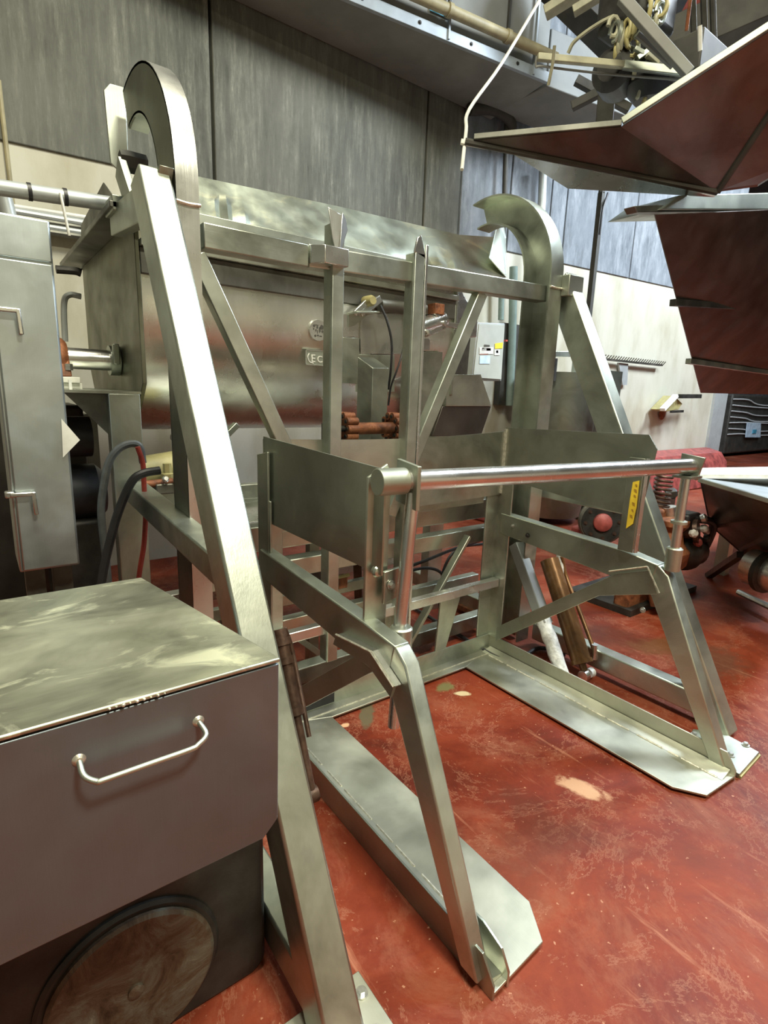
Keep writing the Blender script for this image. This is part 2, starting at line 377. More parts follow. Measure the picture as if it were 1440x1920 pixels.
# ------------------------------------------------------------------ tall cabinet on the left
M['cab'] = steel('blue grey stainless', (0.50, 0.56, 0.57), 0.42, 0.25)
CY = 2.5
cb = thing('steel_cabinet', 'tall narrow stainless cabinet with two latch handles at left edge', 'cabinet', (0.2, CY + .15, 0))
tl, tr = at(-20, 398, y=CY), at(95, 412, y=CY); br, bl = at(150, 1060, y=CY), at(50, 1082, y=CY)
bl2 = V((bl.x, CY, bl.z)); x0 = bl.x - .02; 
MB().box((x0, CY, .80), (br.x, CY + .28, tr.z - .004)).build('cabinet_body', 'cab', cb, bevel=.006)
MB().box((x0 + .012, CY - .018, .81), (br.x - .006, CY, tr.z - .16)).build('door', 'cab', cb, bevel=.004)
MB().box((x0 + .01, CY - .010, tr.z - .15), (br.x - .004, CY, tr.z - .01)).build('top_panel', 'cab', cb, bevel=.004)
for (px, py) in ((33, 588), (62, 928)):
    p = at(px, py, y=CY - .02); h = MB()
    h.bar(p + V((-.075, -.02, .008)), p + V((0, -.02, .008)), .016, .016); h.bar(p + V((0, -.02, .016)), p + V((.004, -.02, -.075)), .016, .016)
    h.box(p + V((-.09, -.02, -.004)), p + V((-.06, .02, .02)))
    h.build('latch_handle', 'steel_bright', cb, bevel=.004)
p = at(125, 815, y=CY - .02)
MB().prism([at(115, 785, y=CY - .025), at(150, 825, y=CY - .025), at(118, 858, y=CY - .025)], (0, .003, 0)).build('torn_corner', 'white', cb)
MB().box((x0 + .02, CY + .1, 0), (x0 + .09, CY + .17, .80)).build('leg', 'steel_dark', cb)
MB().box((br.x - .09, CY + .1, 0), (br.x - .02, CY + .17, .80)).build('leg', 'steel_dark', cb)

# ------------------------------------------------------------------ foreground box with handle
bx = thing('equipment_cover', 'big stainless cover box with wire handle in near left corner', 'box', (-.1, 1.1, 0))
A = at(525, 1240, y=.8); ZL = A.z; B = at(265, 1088, z=ZL); zb = at(520, 1560, y=.8).z
X0 = -.75
C0 = V((X0, .8, ZL)); D0 = V((X0, B.y, ZL))
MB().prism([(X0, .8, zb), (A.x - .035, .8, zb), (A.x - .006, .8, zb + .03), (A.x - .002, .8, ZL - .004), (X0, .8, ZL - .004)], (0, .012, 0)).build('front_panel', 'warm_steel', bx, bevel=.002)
MB().sheet([C0 + V((0, -.003, 0)), A + V((0, -.003, 0)), B, D0], .008).build('lid', 'lid', bx, bevel=.003)
MB().sheet([(A.x - .004, .81, zb + .03), (A.x - .004, .81, ZL - .01), (B.x - .004, B.y, ZL - .01), (B.x - .004, B.y, zb + .03)], .006).build('side_panel', 'steel_dull', bx)
MB().box((X0, B.y - .01, zb), (B.x - .004, B.y, ZL - .01)).build('rear_panel', 'steel_dull', bx)
mb = MB()
h0, h1 = at(148, 1425, y=.8), at(372, 1352, y=.8)
hp = [h0 + V((0, 0, .0)), h0 + V((.002, -.022, -.012)), h0 + V((.016, -.034, -.02))] + [h0.lerp(h1, t) + V((0, -.036, -.02)) for t in (.15, .5, .85)] + [h1 + V((-.012, -.034, -.018)), h1 + V((.004, -.024, -.012)), h1]
mb.pipe(hp, .0043, 12); mb.build('handle', 'steel', bx)
for h in (h0, h1): MB().lathe(h + V((0, .002, 0)), (0, -1, 0), [(0, .011), (.004, .008), (.006, .005)]).build('handle_weld', 'weld', bx)
mb = MB()
for i in range(9):
    q = at(205 + i * 13, 1329 - i * 3.6, y=.797); r = .0015 + random.random() * .003; mb.lathe(q - V((0, 0, 0)), (0, -1, .3), [(0, r), (.003, r * .7), (.004, .0005)], 8)
mb.build('weld_bead', 'weld', bx)
gb = thing('gearbox', 'dark grimy gearbox housing with big corroded round cover', 'gearbox', (.0, 1.3, 0))
GY = 1.12
mb = MB()
gx = at(498, 1700, y=GY).x
def rr(x0, x1, z0, z1, r, n=6):
    out = []
    for (cx, cz, a0) in ((x1 - r, z0 + r, -90), (x1 - r, z1 - r, 0), (x0 + r, z1 - r, 90), (x0 + r, z0 + r, 180)):
        for i in range(n + 1):
            t = math.radians(a0 + 90 * i / n); out.append((cx + r * math.cos(t), cz + r * math.sin(t)))
    return out
mb.prism([(x, GY, z) for x, z in rr(-.5, gx, 0.0, .70, .05)], (0, .45, 0)); mb.build('housing', 'grime', gb, bevel=.012)
dc = V((.165, GY, .205))
MB().lathe(dc, (0, -1, 0), [(-.01, .2), (.006, .2), (.012, .192)], 48).build('cover_rim', 'grime', gb)
MB().lathe(dc, (0, -1, 0), [(0, .182), (.02, .182), (.026, .174), (.028, .0)], 48).build('round_cover', 'disc', gb)
MB().lathe(dc + V((0, -.026, 0)), (0, -1, 0), [(0, .017), (.008, .017), (.011, .012), (.0115, .001)], 24).build('centre_bolt', 'disc', gb)
MB().box((-.45, GY + .02, .68), (gx - .1, GY + .2, zb + .06)).build('mounting_block', 'grime', gb)

# ------------------------------------------------------------------ lift frame
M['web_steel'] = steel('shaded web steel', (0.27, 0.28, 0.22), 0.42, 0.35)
XL, XR = 0.605, 2.675
lf = thing('bin_lift_frame', 'tall stainless bin dumper frame with hooked tracks and raking legs', 'lift frame', ((XL + XR) / 2, 1.6, 0))
YC, ZC, RO, RIY, RIZ = 2.50, 2.2, .50, .31, .345
def trackpath(end=75, n=18):
    out = [(YC - RO, 0.06, YC - RIY, 0.06)]
    for i in range(1, 5): out.append((YC - RO, .06 + (ZC - .06) * i / 5, YC - RIY, .06 + (ZC - .06) * i / 5))
    for i in range(n + 1):
        t = math.radians(180 - (180 - end) * i / n)
        out.append((YC + RO * math.cos(t), ZC + RO * math.sin(t), YC + RIY * math.cos(t), ZC + RIZ * math.sin(t)))
    return out
def strip(mb, pts, x0, x1, t, inward):
    "curved flange: pts (y,z) line, extruded between x0 and x1, thickness t to the given side"
    n = len(pts); off = []
    for i, (y, z) in enumerate(pts):
        a = pts[max(i - 1, 0)]; b = pts[min(i + 1, n - 1)]; d = V((b[0] - a[0], b[1] - a[1])).normalized()
        nn = V((d.y, -d.x)) * inward; off.append((y + nn.x * t, z + nn.y * t))
    base = len(mb.v)
    for (p, q) in zip(pts, off):
        mb.v += [V((x0, p[0], p[1])), V((x1, p[0], p[1])), V((x1, q[0], q[1])), V((x0, q[0], q[1]))]
    for i in range(n - 1):
        b = base + i * 4
        for k in range(4): mb.f.append((b + k, b + (k + 1) % 4, b + 4 + (k + 1) % 4, b + 4 + k))
    mb.f.append((base, base + 1, base + 2, base + 3)); e = base + (n - 1) * 4; mb.f.append((e + 3, e + 2, e + 1, e))
for side, X in ((-1, XL), (1, XR)):
    T = trackpath(75)
    mb = MB(); strip(mb, [(a, b_) for a, b_, c_, d_2 in T], X - (.0 if side < 0 else .105), X + (.075 if side < 0 else 0), .009, 1)
    mb.build('outer_flange', 'steel_bright' if side < 0 else 'steel', lf)
    mb = MB(); strip(mb, [(c_, d_2) for a, b_, c_, d_2 in T], X - (.0 if side < 0 else .105), X + (.075 if side < 0 else 0), .009, -1)
    mb.build('inner_flange', 'steel', lf)
    mb = MB(); n = len(T); wx = X if side < 0 else X - .008
    base = 0
    for (a, b_, c_, d_2) in T: mb.v += [V((wx, a + .004, b_)), V((wx, c_ - .004, d_2)), V((wx + .008, c_ - .004, d_2)), V((wx + .008, a + .004, b_))]
    for i in range(n - 1):
        for k in range(4): mb.f.append((i * 4 + k, i * 4 + (k + 1) % 4, i * 4 + 4 + (k + 1) % 4, i * 4 + 4 + k))
    mb.f.append((0, 1, 2, 3)); mb.f.append((n * 4 - 1, n * 4 - 2, n * 4 - 3, n * 4 - 4))
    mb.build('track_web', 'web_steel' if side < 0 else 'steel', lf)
    # collar where the hooked top is welded to the post
    mb = MB(); mb.pipe([(X - .002 if side < 0 else X - .105, YC - RO - .004, 2.14), (X + (.037 if side < 0 else -.05), YC - RO - .004, 2.137), (X + (.078 if side < 0 else .002), YC - RO - .004, 2.14)], .006, 8)
    mb.build('weld_bead', 'weld', lf)
# raking legs (square tube) with base plates, floor runners
for side, X in ((-1, .548), (1, 2.755)):
    yfront = (lambda z: .745 + .575 * z) if side < 0 else (lambda z: .82 + .535 * z)
    hw = .05
    top = V((X, yfront(2.2) + .05, 2.22)); bot = V((X, yfront(0) + .05, .02))
    mb = MB()
    if side < 0:
        mb.prism([(X - hw, yfront(.02), .02), (X - hw, yfront(.02) + .14, .02), (X - hw, yfront(2.2) + .14, 2.2), (X - hw, yfront(2.2) + .02, 2.235)], (2 * hw, 0, 0))
    else:
        mb.prism([(X - .05, yfront(.02), .02), (X - .05, yfront(.02) + .14, .02), (X - .05, yfront(2.2) + .115, 2.12), (X - .05, yfront(2.2) + .01, 2.235)], (.1, 0, 0))
    mb.build('raking_leg', 'steel', lf, bevel=.008)
    bp = [(X - .12, .66), (X + .135, .70), (X + .135, .95), (X - .12, .95)] if side < 0 else [(X - .22, .70), (X - .02, .66), (X + .02, .86), (X - .2, 1.0)]
    if side > 0: q = [at(1425, 1405, z=.04), at(1388, 1446, z=.04), at(1290, 1385, z=.04), at(1300, 1362, z=.04), at(1352, 1366, z=.04)]; bp = [(p.x, p.y) for p in q]
    MB().prism([(x, y, .012) for x, y in bp], (0, 0, .014)).build('base_plate', 'fork' if side < 0 else 'steel', lf, bevel=.002)
    if side > 0: MB().prism([(x + (.01), y - .005, 0) for x, y in bp], (0, 0, .011)).build('grout_pad', 'yellow_pale', lf)
    for (px, py) in (((678, 1862), (705, 1935)) if side < 0 else ((1370, 1416), (1398, 1397), (1302, 1378))):
        bolt(lf, at(px, py, z=.027), (0, 0, 1), .010, mat='steel' if 0 else 'zinc')
    MB().box((X - .044, yfront(0) + .1, .05), (X + .044, YC - RO, .16)).build('floor_runner', 'steel', lf, bevel=.008)
    MB().box((X - .05, YC - RO + .19, .05), (X + .05, 3.2, .16)).build('floor_runner', 'steel', lf, bevel=.008)
    if side > 0: MB().box((X - .09, 1.95, 2.10), (X + .04, 2.0, 2.21)).build('leg_bracket', 'steel', lf, bevel=.004)
MB().prism([(XL - .05, 2.0, 2.235), (XL - .05, 2.10, 2.235), (XL - .05, 2.78, 2.28), (XL - .05, 2.78, 2.17), (XL - .05, 2.12, 2.11)], (.05, 0, 0)).build('top_gusset', 'steel_dull', lf, bevel=.004)
# low horizontal arm on the left side
MB().bar((XL - .03, 1.45, 1.0), (XL - .03, 2.72, 1.055), .085, .09, (1, 0, 0)).build('side_arm', 'steel', lf, bevel=.006)
MB().bar((2.755, yfront(1.02) + .1, 1.0), (2.755, 2.72, 1.0), .08, .08, (1, 0, 0)).build('side_arm', 'steel', lf, bevel=.006)
# top cross rail, uprights, diagonals
MB().box((XL + .1, 2.04, 2.02), (1.12, 2.11, 2.105)).build('top_rail', 'steel_h', lf, bevel=.005)
MB().bar((1.121, 2.077, 2.065), (2.60, 2.075, 2.11), .07, .085, (0, 1, 0)).build('top_rail', 'steel_h', lf, bevel=.005)
p = at(590, 475, y=2.0)
MB().prism([(1.122, 2.118, 2.035), (1.122, 2.03, 2.035), (1.16, 1.985, 2.035), (1.27, 1.985, 2.035), (1.27, 2.118, 2.035)], (0, 0, .067)).build('rail_block', 'steel_bright', lf, bevel=.003)
def vpost(xc, flare, ztop=2.2):
    mb = MB()
    mb.prism([(xc - .029, 2.02, .30), (xc - .029, 2.028, .30), (xc + .027, 2.028, .30), (xc + .027, 2.02, .30)], (0, 0, ztop - .30))
    mb.prism([(xc - .029, 2.0285, .30), (xc - .029, 2.09, .30), (xc - .021, 2.09, .30), (xc - .021, 2.0285, .30)], (0, 0, ztop - .30))
    o = mb.build('upright', 'steel', lf, bevel=.003)
    # flared, rounded tip
    if flare:
        MB().sheet([(xc - .035, 2.02, ztop - .06), (xc - .01, 2.015, ztop - .14), (xc + .008, 2.02, ztop + .03), (xc - .05, 2.03, ztop + .05)], .006).build('upright_tip', 'steel_bright', lf, bevel=.002)
        MB().sheet([(xc - .01, 2.012, ztop - .14), (xc + .035, 2.02, ztop - .02), (xc + .032, 2.03, ztop + .02), (xc + .008, 2.018, ztop + .04)], .006).build('upright_tip', 'steel_bright', lf, bevel=.002)
    else:
        MB().prism([(xc - .035, 2.02, ztop), (xc - .02, 2.02, ztop + .06), (xc, 2.02, ztop + .075), (xc + .035, 2.02, ztop - .02)], (0, .01, 0)).build('upright_tip', 'steel_bright', lf, bevel=.002)
vpost(1.245, True, 2.2); vpost(1.67, False, 2.16)
mb = MB().prism([(1.70, 2.018, .3), (1.70, 2.03, .3), (1.715, 2.03, .3), (1.715, 2.018, .3)], (0, 0, 1.9)); mb.build('upright_lip', 'steel_bright', lf, bevel=.002)
a = at(366, 478, y=2.08); b_ = at(522, 815, y=2.08); dd = (b_ - a)
MB().bar(a, b_ + dd * .55, .055, .06, (0, 1, 0)).build('diagonal_brace', 'steel', lf, bevel=.004)
a = at(900, 550, y=2.08); b_ = at(790, 815, y=2.08); dd = (b_ - a)
MB().bar(a, b_ + dd * .55, .055, .06, (0, 1, 0)).build('diagonal_brace', 'steel', lf, bevel=.004)
# rear cross members seen through the cradle
MB().box((.74, 2.30, .80), (2.62, 2.38, .92)).build('rear_cross_member', 'steel_h', lf, bevel=.005)
MB().box((.74, 2.26, .66), (2.62, 2.34, .75)).build('rear_cross_member', 'steel_h', lf, bevel=.005)
MB().box((.74, 2.28, .06), (2.62, 2.36, .15)).build('rear_cross_member', 'steel_h', lf, bevel=.005)
MB().box((.74, 2.4, .30), (2.62, 2.46, .38)).build('rear_cross_member', 'steel_h', lf, bevel=.005)
# hooked top details on the left: hub, stop plate
MB().lathe((XL - .035, 2.60, 2.42), (1, 0, 0), [(0, .035), (.03, .04), (.1, .04)], 6).build('hub_nut', 'grime', lf)
pts = [at(x, y, y=2.72) for x, y in ((194, 168), (206, 156), (232, 163), (238, 220), (242, 318), (240, 338), (207, 305))]
MB().sheet(pts, .008).build('stop_plate', 'steel', lf, bevel=.003)
MB().bar((XL - .03, 2.62, 2.40), (XL - .01, 2.5, 2.2), .10, .03, (0, 1, 0)).build('chain_guard', 'steel_dull', lf, bevel=.003)
# hydraulic rams and slanted tube on the right; ram on the left
hy = thing('hydraulic_cylinder', 'oily brown hydraulic cylinder leaning behind the right fork', 'cylinder', (2.62, 1.65, 0))
p0, p1 = at(1030, 1050, x=2.70), at(1090, 1240, x=2.62)
MB().cyl(p0, p1, .055, n=24).build('cylinder_barrel', 'oily', hy)
dd = (p1 - p0).normalized()
MB().lathe(p1, dd, [(-.01, .062), (.012, .062), (.014, .02), (.07, .02)]).build('cylinder_cap', 'oily', hy)
MB().lathe(p1 + dd * .075 + V((-.03, 0, 0)), (1, 0, 0), [(0, .03), (.035, .03)]).build('rod_eye', 'polished', hy)
MB().lathe(p1 + dd * .075 + V((.03, 0, 0)), (1, 0, 0), [(0, .025), (.03, .028)]).build('clevis_pin', 'white_wrap', hy)
MB().pipe([p0 + V((.08, -.03, .02)), p0 + V((.11, -.05, -.1)), p0.lerp(p1, .55) + V((.09, -.03, 0)), p1 + V((.08, -.02, .06))], .012).build('oil_line', 'oily', hy)
MB().cyl(p1 + V((.085, -.02, .09)), p1 + V((.09, -.02, .0)), .019, n=16).build('line_fitting', 'steel_bright', hy)
MB().cyl(p0 + V((.09, -.01, .03)), p0 + V((.10, -.02, -.10)), .024, n=12).build('valve_block', 'white_wrap', hy)
sb = thing('slanted_tube', 'pale square tube leaning behind right cradle corner, lower half wrapped in white plastic', 'tube', (2.45, 1.7, 0))
q0, q1 = at(968, 1020, x=2.60), at(1058, 1272, x=2.50)
MB().bar(q0, q0.lerp(q1, .62), .07, .07, (1, 0, 0)).build('tube_body', 'grey_pipe', sb, bevel=.006)
MB().path([q0.lerp(q1, t) + V((random.uniform(-.004, .004), 0, 0)) for t in (.55, .60, .66, .72, .76, .83, .9, 1.0)], [.040, .043, .039, .044, .040, .043, .038, .036], 12).build('plastic_wrap', 'white_wrap', sb)
M['old_iron'] = plain('dark oily iron', (0.085, 0.05, 0.035), 0.4, 0.5, 0.6, 20, 0.3)
hy2 = thing('hydraulic_ram', 'rust streaked hydraulic ram beside the left raking leg', 'cylinder', (.74, 1.5, 0))
p0, p1 = at(524, 1180, x=.77), at(583, 1480, x=.77)
MB().cyl(p0, p0.lerp(p1, .55), .022, n=16).build('ram_barrel', 'old_iron', hy2)
MB().cyl(p0.lerp(p1, .55), p1, .015, n=16).build('ram_rod', 'old_iron', hy2)
for t in (.08, .2, .52): q = p0.lerp(p1, t); MB().lathe(q - (p1 - p0).normalized() * .012, p1 - p0, [(0, .029), (.024, .029)], 12).build('gland_nut', 'old_iron', hy2)
MB().pipe([p0 + V((.02, 0, 0)), p0 + V((.05, .0, -.1)), p0.lerp(p1, .7) + V((.03, 0, 0))], .008).build('oil_line', 'old_iron', hy2)
MB().lathe(p1 + V((-.02, 0, -.02)), (1, 0, 0), [(0, .028), (.04, .028)], 16).build('rod_eye', 'old_iron', hy2)

# ------------------------------------------------------------------ cradle
cr = thing('bin_cradle', 'stainless bin cradle with open forks, side panels and round front bar', 'cradle', (1.685, 1.4, 0))
XI, XO, YB, ZP0, ZP1 = .945, 2.425, 2.10, 1.0, 1.365
# three sided panel
MB().prism([(XI, YB, ZP0), (XI, YB, ZP1 - .01), (XI, 1.26, ZP1 - .035), (XI, 1.26, ZP0 + .005)], (.006, 0, 0)).build('side_panel', 'steel_dull', cr)
def bowed(u, v):
    x = XI + (XO - XI) * u; z = ZP0 - .02 + (ZP1 - ZP0) * v
    sag = math.sin(math.pi * u) * .018
    return (x, YB - sag * 1.3 + (.0), z - sag * v + .012 * u)
MB().grid(bowed, 24, 6, .006).build('rear_panel', 'steel_h', cr)
q = [(XO, YB, ZP0 + .09), (XO, YB, ZP1 + .012), (XO, 1.27, ZP1 + .04), (XO, 1.225, ZP1 - .02), (XO, 1.26, ZP0 + .03), (XO, 1.42, ZP0 + .03)]
MB().prism(q, (.006, 0, 0)).build('side_panel', 'steel_dull', cr)
MB().box((XO - .012, YB - .012, ZP0), (XO + .002, YB + .002, ZP1 + .005)).build('corner_seam', 'weld', cr)
# rear corner posts (angle section)
for s, X in ((-1, XI - .01), (1, XO)):
    mb = MB(); mb.box((X - (.0 if s < 0 else .10), YB + .01, .11), (X + (.10 if s < 0 else 0), YB + .02, 1.06 if s > 0 else 1.05))
    mb.box((X - .006, YB - .09, .11), (X + .004, YB + .02, 1.1)); mb.build('corner_post', 'steel', cr, bevel=.002)
MB().prism([(XI - .02, 2.02, 1.30), (XI - .02, 2.12, 1.28), (XI - .02, 2.12, .8), (XI - .02, 2.02, .8)], (.010, 0, 0)).build('corner_plate', 'steel_dull', cr, bevel=.002)
# side beams and front legs
for s, X in ((-1, XI - .01), (1, XO + .02)):
    x0, x1 = (X - .022, X + .035) if s < 0 else (X - .03, X + .04)
    MB().prism([(x0, YB - .02, .885), (x0, 1.30, .855 if s > 0 else .845), (x0, 1.14, .83), (x0, 1.17, .70), (x0, YB - .02, .765)], (x1 - x0, 0, 0)).build('side_beam', 'steel_dull', cr, bevel=.005)
    MB().prism([(x0 + .0015, 1.139, .829), (x0 + .0015, 1.20, .80), (x0 + .0015, 1.165, .70), (x0 + .0015, .80, .03), (x0 + .0015, .735, .03), (x0 + .0015, 1.09, .79)], (x1 - x0 - .003, 0, 0)).build('front_leg', 'steel', cr, bevel=.006)
    if s > 0:
        MB().prism([(XO - .02, 2.03, .19), (XO - .02, 1.33, .735), (XO - .02, 1.17, .80), (XO - .02, 1.12, .70), (XO - .02, 1.40, .60), (XO - .02, 2.03, .10)], (.012, 0, 0)).build('diagonal_brace', 'steel_dull', cr, bevel=.002)
        wbm = MB(); wbm.path([(XO - .025, 1.36, .74), (XO - .025, 1.18, .815)], .004, 6); wbm.path([(XO - .025, 1.18, .815), (XO - .025, 1.11, .71)], .004, 6); wbm.build('weld_bead', 'weld', cr)
# left side: angle clip folded over the front of the side beam
a = [at(*p, x=.885) for p in ((630, 1190), (695, 1222), (738, 1288), (732, 1308), (690, 1248), (624, 1208))]
MB().prism(a, (.010, 0, 0)).build('folded_clip', 'steel_dull', cr, bevel=.001)
b2 = [p + V((.008, 0, 0)) for p in a[:3]]
MB().prism([b2[0], b2[0] + V((.07, 0, .0)), b2[1] + V((.07, 0, 0)), b2[1]], (0, 0, -.006)).build('folded_clip', 'steel_bright', cr)
MB().prism([b2[1], b2[1] + V((.02, 0, 0)), b2[2] + V((.02, 0, 0)), b2[2]], (0, .003, -.006)).build('folded_clip', 'steel_bright', cr)
wbm = MB(); wbm.path([a[0], a[1], a[2]], .0045, 6); wbm.build('clip_edge', 'weld', cr)
# inner brace under the left side
MB().prism([(XI + .02, 2.03, .19), (XI + .02, 1.33, .735), (XI + .02, 1.26, .70), (XI + .02, 2.0, .10)], (.010, 0, 0)).build('diagonal_brace', 'steel_dull', cr, bevel=.002)
# rear cross bars of the cradle
MB().bar((XI, YB - .03, .455), (XO - .01, YB - .03, .465), .045, .05, (0, 1, 0)).build('cross_bar', 'steel_bright', cr, bevel=.004)
MB().bar((XI, YB + .04, .965), (XO - .11, YB + .04, .98), .03, .07, (0, 1, 0)).build('cross_bar', 'steel_h', cr, bevel=.003)
for (x, a1, a2) in ((1.60, 0, 0), (1.98, .10, .0)):
    MB().prism([(x, YB + .0, .11), (x + .08, YB, .11), (x + .08 + a1, YB, .44), (x + a1 * .2, YB, .44)], (0, .012, 0)).build('web_plate', 'steel', cr, bevel=.002)
MB().bar((1.78, YB + .06, .12), (2.24, YB + .06, .75), .045, .02, (0, 1, 0)).build('rear_strut', 'steel_dull', cr, bevel=.003)
MB().bar((1.84, YB + .02, .10), (1.76, YB + .02, .26), .02, .02).build('small_peg', 'white', cr, bevel=.004)
# forks: flat plate, raised inner lip, outer upstand
for s in (-1, 1):
    xi = 1.235 if s < 0 else 2.135; xo = XI if s < 0 else XO
    sx = -1 if s < 0 else 1
    wdt = abs(xo - xi)
    mb = MB()
    P = lambda d, y: (xi + sx * d, y, .012)
    mb.prism([P(0, 2.0), P(0, .82), P(.07, .715), P(wdt, .70), P(wdt, YB)], (0, 0, .010))
    mb.build('fork_plate', 'fork', cr, bevel=.002)
    mb = MB()   # sloping fillet strip along the upstand
    x1 = xi + sx * (wdt - .075); x2 = xi + sx * (wdt - .004)
    mb.prism([(x1, .72, .023), (x2, .72, .023), (x2, .72, .042), ], (0, 1.36, 0)); mb.build('fillet_strip', 'fork', cr)
    mb = MB(); random.seed(3 + s)
    y = .74
    while y < 2.02:
        L = random.uniform(.04, .13); mb.path([(x1, y, .0235), (x1, min(y + L, 2.03), .0235)], .0045, 6); y += L + random.uniform(.005, .05)
    mb.build('weld_bead', 'weld', cr)
    MB().prism([(xo, .70, .0), (xo, .70, .045), (xo, .745, .11), (xo, YB, .115), (xo, YB, 0)], (sx * .008, 0, 0)).build('upstand', 'steel_dull' if s < 0 else 'fork', cr, bevel=.0015)
mb = MB().prism([(1.235, 2.0, .012), (2.135, 2.0, .012), (XO, YB, .012), (XI, YB, .012)], (0, 0, .010)); mb.build('fork_plate', 'fork', cr, bevel=.002)
MB().box((XI, YB - .002, 0.0), (XO, YB + .008, .115)).build('upstand', 'steel', cr, bevel=.0015)
MB().box((XI + .02, YB - .006, .03), (XI + .36, YB - .0025, .112)).build('dark_reflection_strip', 'black', cr)  # black plate added for the dark reflection along the upstand's left end
MB().box((XI, YB - .06, .022), (XO, YB - .055, .027)).build('weld_bead', 'weld', cr)
# small toe plate at the left fork tip
q = [at(*p, x=XI - .012) for p in ((880, 1795), (905, 1825), (915, 1862), (912, 1890), (893, 1883), (884, 1850))]
MB().prism([(XI + .05, .70, 0), (XI + .05, .70, .05), (XI + .05, .73, .10), (XI + .05, .80, .125), (XI + .05, .86, .12), (XI + .05, .86, 0)], (.008, 0, 0)).build('toe_plate', 'steel', cr, bevel=.0015)
# round front bar with brackets and rods
L0 = V((.935, 1.255, 1.295)); R0 = V((2.485, 1.09, 1.285))
dd = (R0 - L0).normalized()
MB().cyl(L0 + dd * -.02, L0 + dd * .075, .040, n=32).build('bar_end_cap', 'steel_dull', cr, bevel=.002)
MB().cyl(L0 + dd * .05, R0, .032, n=32).build('front_bar', 'polished', cr)
MB().prism([L0 + dd * .085 + V((0, -.045, .048)), L0 + dd * .085 + V((0, .055, .060)), L0 + dd * .085 + V((0, .055, -.070)), L0 + dd * .085 + V((0, -.045, -.085))], dd * .014).build('bar_bracket', 'steel_dull', cr, bevel=.002)
MB().prism([R0 + V((-.01, -.05, .04)), R0 + V((-.01, .05, .05)), R0 + V((-.01, .05, -.05)), R0 + V((-.01, -.03, -.06))], (.012, 0, 0)).build('bar_bracket', 'steel', cr, bevel=.002)
rb = V((L0.x + .09, 1.235, 0))
def rod(x, y, z0, z1, r, x2=None):
    MB().cyl((x2 or x, y, z0), (x, y, z1), r, n=24).build('guide_rod', 'steel_bright', cr)
rod(1.035, 1.235, .82, 1.26, .021, 1.005); rod(1.0, 1.22, .50, .80, .018, .985)
MB().lathe((1.004, 1.225, .72), (0, 0, 1), [(0, .036), (.115, .036), (.12, .030)], 24).build('rod_collar', 'steel', cr)
MB().cyl((.985, 1.185, .79), (.96, 1.15, .80), .013, n=6).build('set_screw', 'zinc', cr)
rod(2.45, 1.095, .83, 1.245, .020)
MB().lathe((2.45, 1.095, .815), (0, 0, 1), [(0, .034), (.10, .034), (.105, .028)], 24).build('rod_collar', 'steel', cr)
MB().lathe((2.45, 1.095, 1.03), (0, 0, 1), [(0, .034), (.012, .034)], 24).build('rod_collar', 'steel', cr)
MB().box((2.40, 1.05, 1.235), (2.50, 1.13, 1.245)).build('bar_bracket', 'steel', cr)
# upright flat bars with bolts
fb = MB(); fb.prism([(.925, 1.315, .80), (.925, 1.315, 1.30), (.985, 1.30, 1.34), (1.0, 1.30, 1.30), (1.0, 1.30, .80)], (0, .010, 0)); fb.build('flat_bar', 'steel', cr, bevel=.002)
MB().prism([(.965, 1.27, 1.01), (1.06, 1.27, 1.02), (1.06, 1.27, .93), (.965, 1.27, .905)], (0, .012, 0)).build('hinge_plate', 'steel', cr, bevel=.002)
for p in ((.95, 1.30, 1.29), (.95, 1.30, 1.01)): MB().lathe(p, (0, -1, 0), [(0, .016), (.014, .019), (.022, .015), (.026, .004)], 16).build('bush', 'steel', cr)
bolt(cr, (.99, 1.268, .965), (0, -1, 0), .009)
MB().prism([(2.40, 1.33, .86), (2.40, 1.33, 1.30), (2.40, 1.255, 1.30), (2.40, 1.255, .86)], (-.008, 0, 0)).build('flat_bar', 'steel_dull', cr, bevel=.002)
MB().prism([(2.40, 1.255, .86), (2.40, 1.255, 1.30), (2.42, 1.25, 1.30), (2.42, 1.25, .86)], (0, -.006, 0)).build('flat_bar_lip', 'steel_bright', cr, bevel=.001)
tp = [at(*p, x=2.385) for p in ((1187, 904), (1199, 901), (1194, 950), (1187, 982), (1174, 991), (1181, 940))]
yt = thing('warning_label', 'yellow stick-on strip on the right side of cradle', 'label', at(1187, 945, x=2.385))
MB().prism(tp, (-.002, 0, 0)).build('label_strip', 'yellow', yt)
for i, (px, py) in enumerate(((1193.5, 910), (1192, 920), (1190.5, 930), (1188, 945), (1186, 957), (1183.5, 968))):
    c = at(px, py, x=2.3825); s_ = .006 + .002 * (i % 2)
    MB().prism([c + V((0, -s_, -s_)), c + V((0, s_ * .6, -s_ * .4)), c + V((0, s_, s_)), c + V((0, -s_ * .5, s_ * .7))], (-.0008, 0, 0)).build('printed_mark', 'ink_brown', yt)
bolt(cr, (XO - .012, 1.87, .80), (-1, 0, 0), .008, mat='grime'); bolt(cr, (XO - .012, 1.98, .83), (-1, 0, 0), .006)
bolt(cr, (XO - .007, 1.18, .60), (-1, 0, 0), .008)

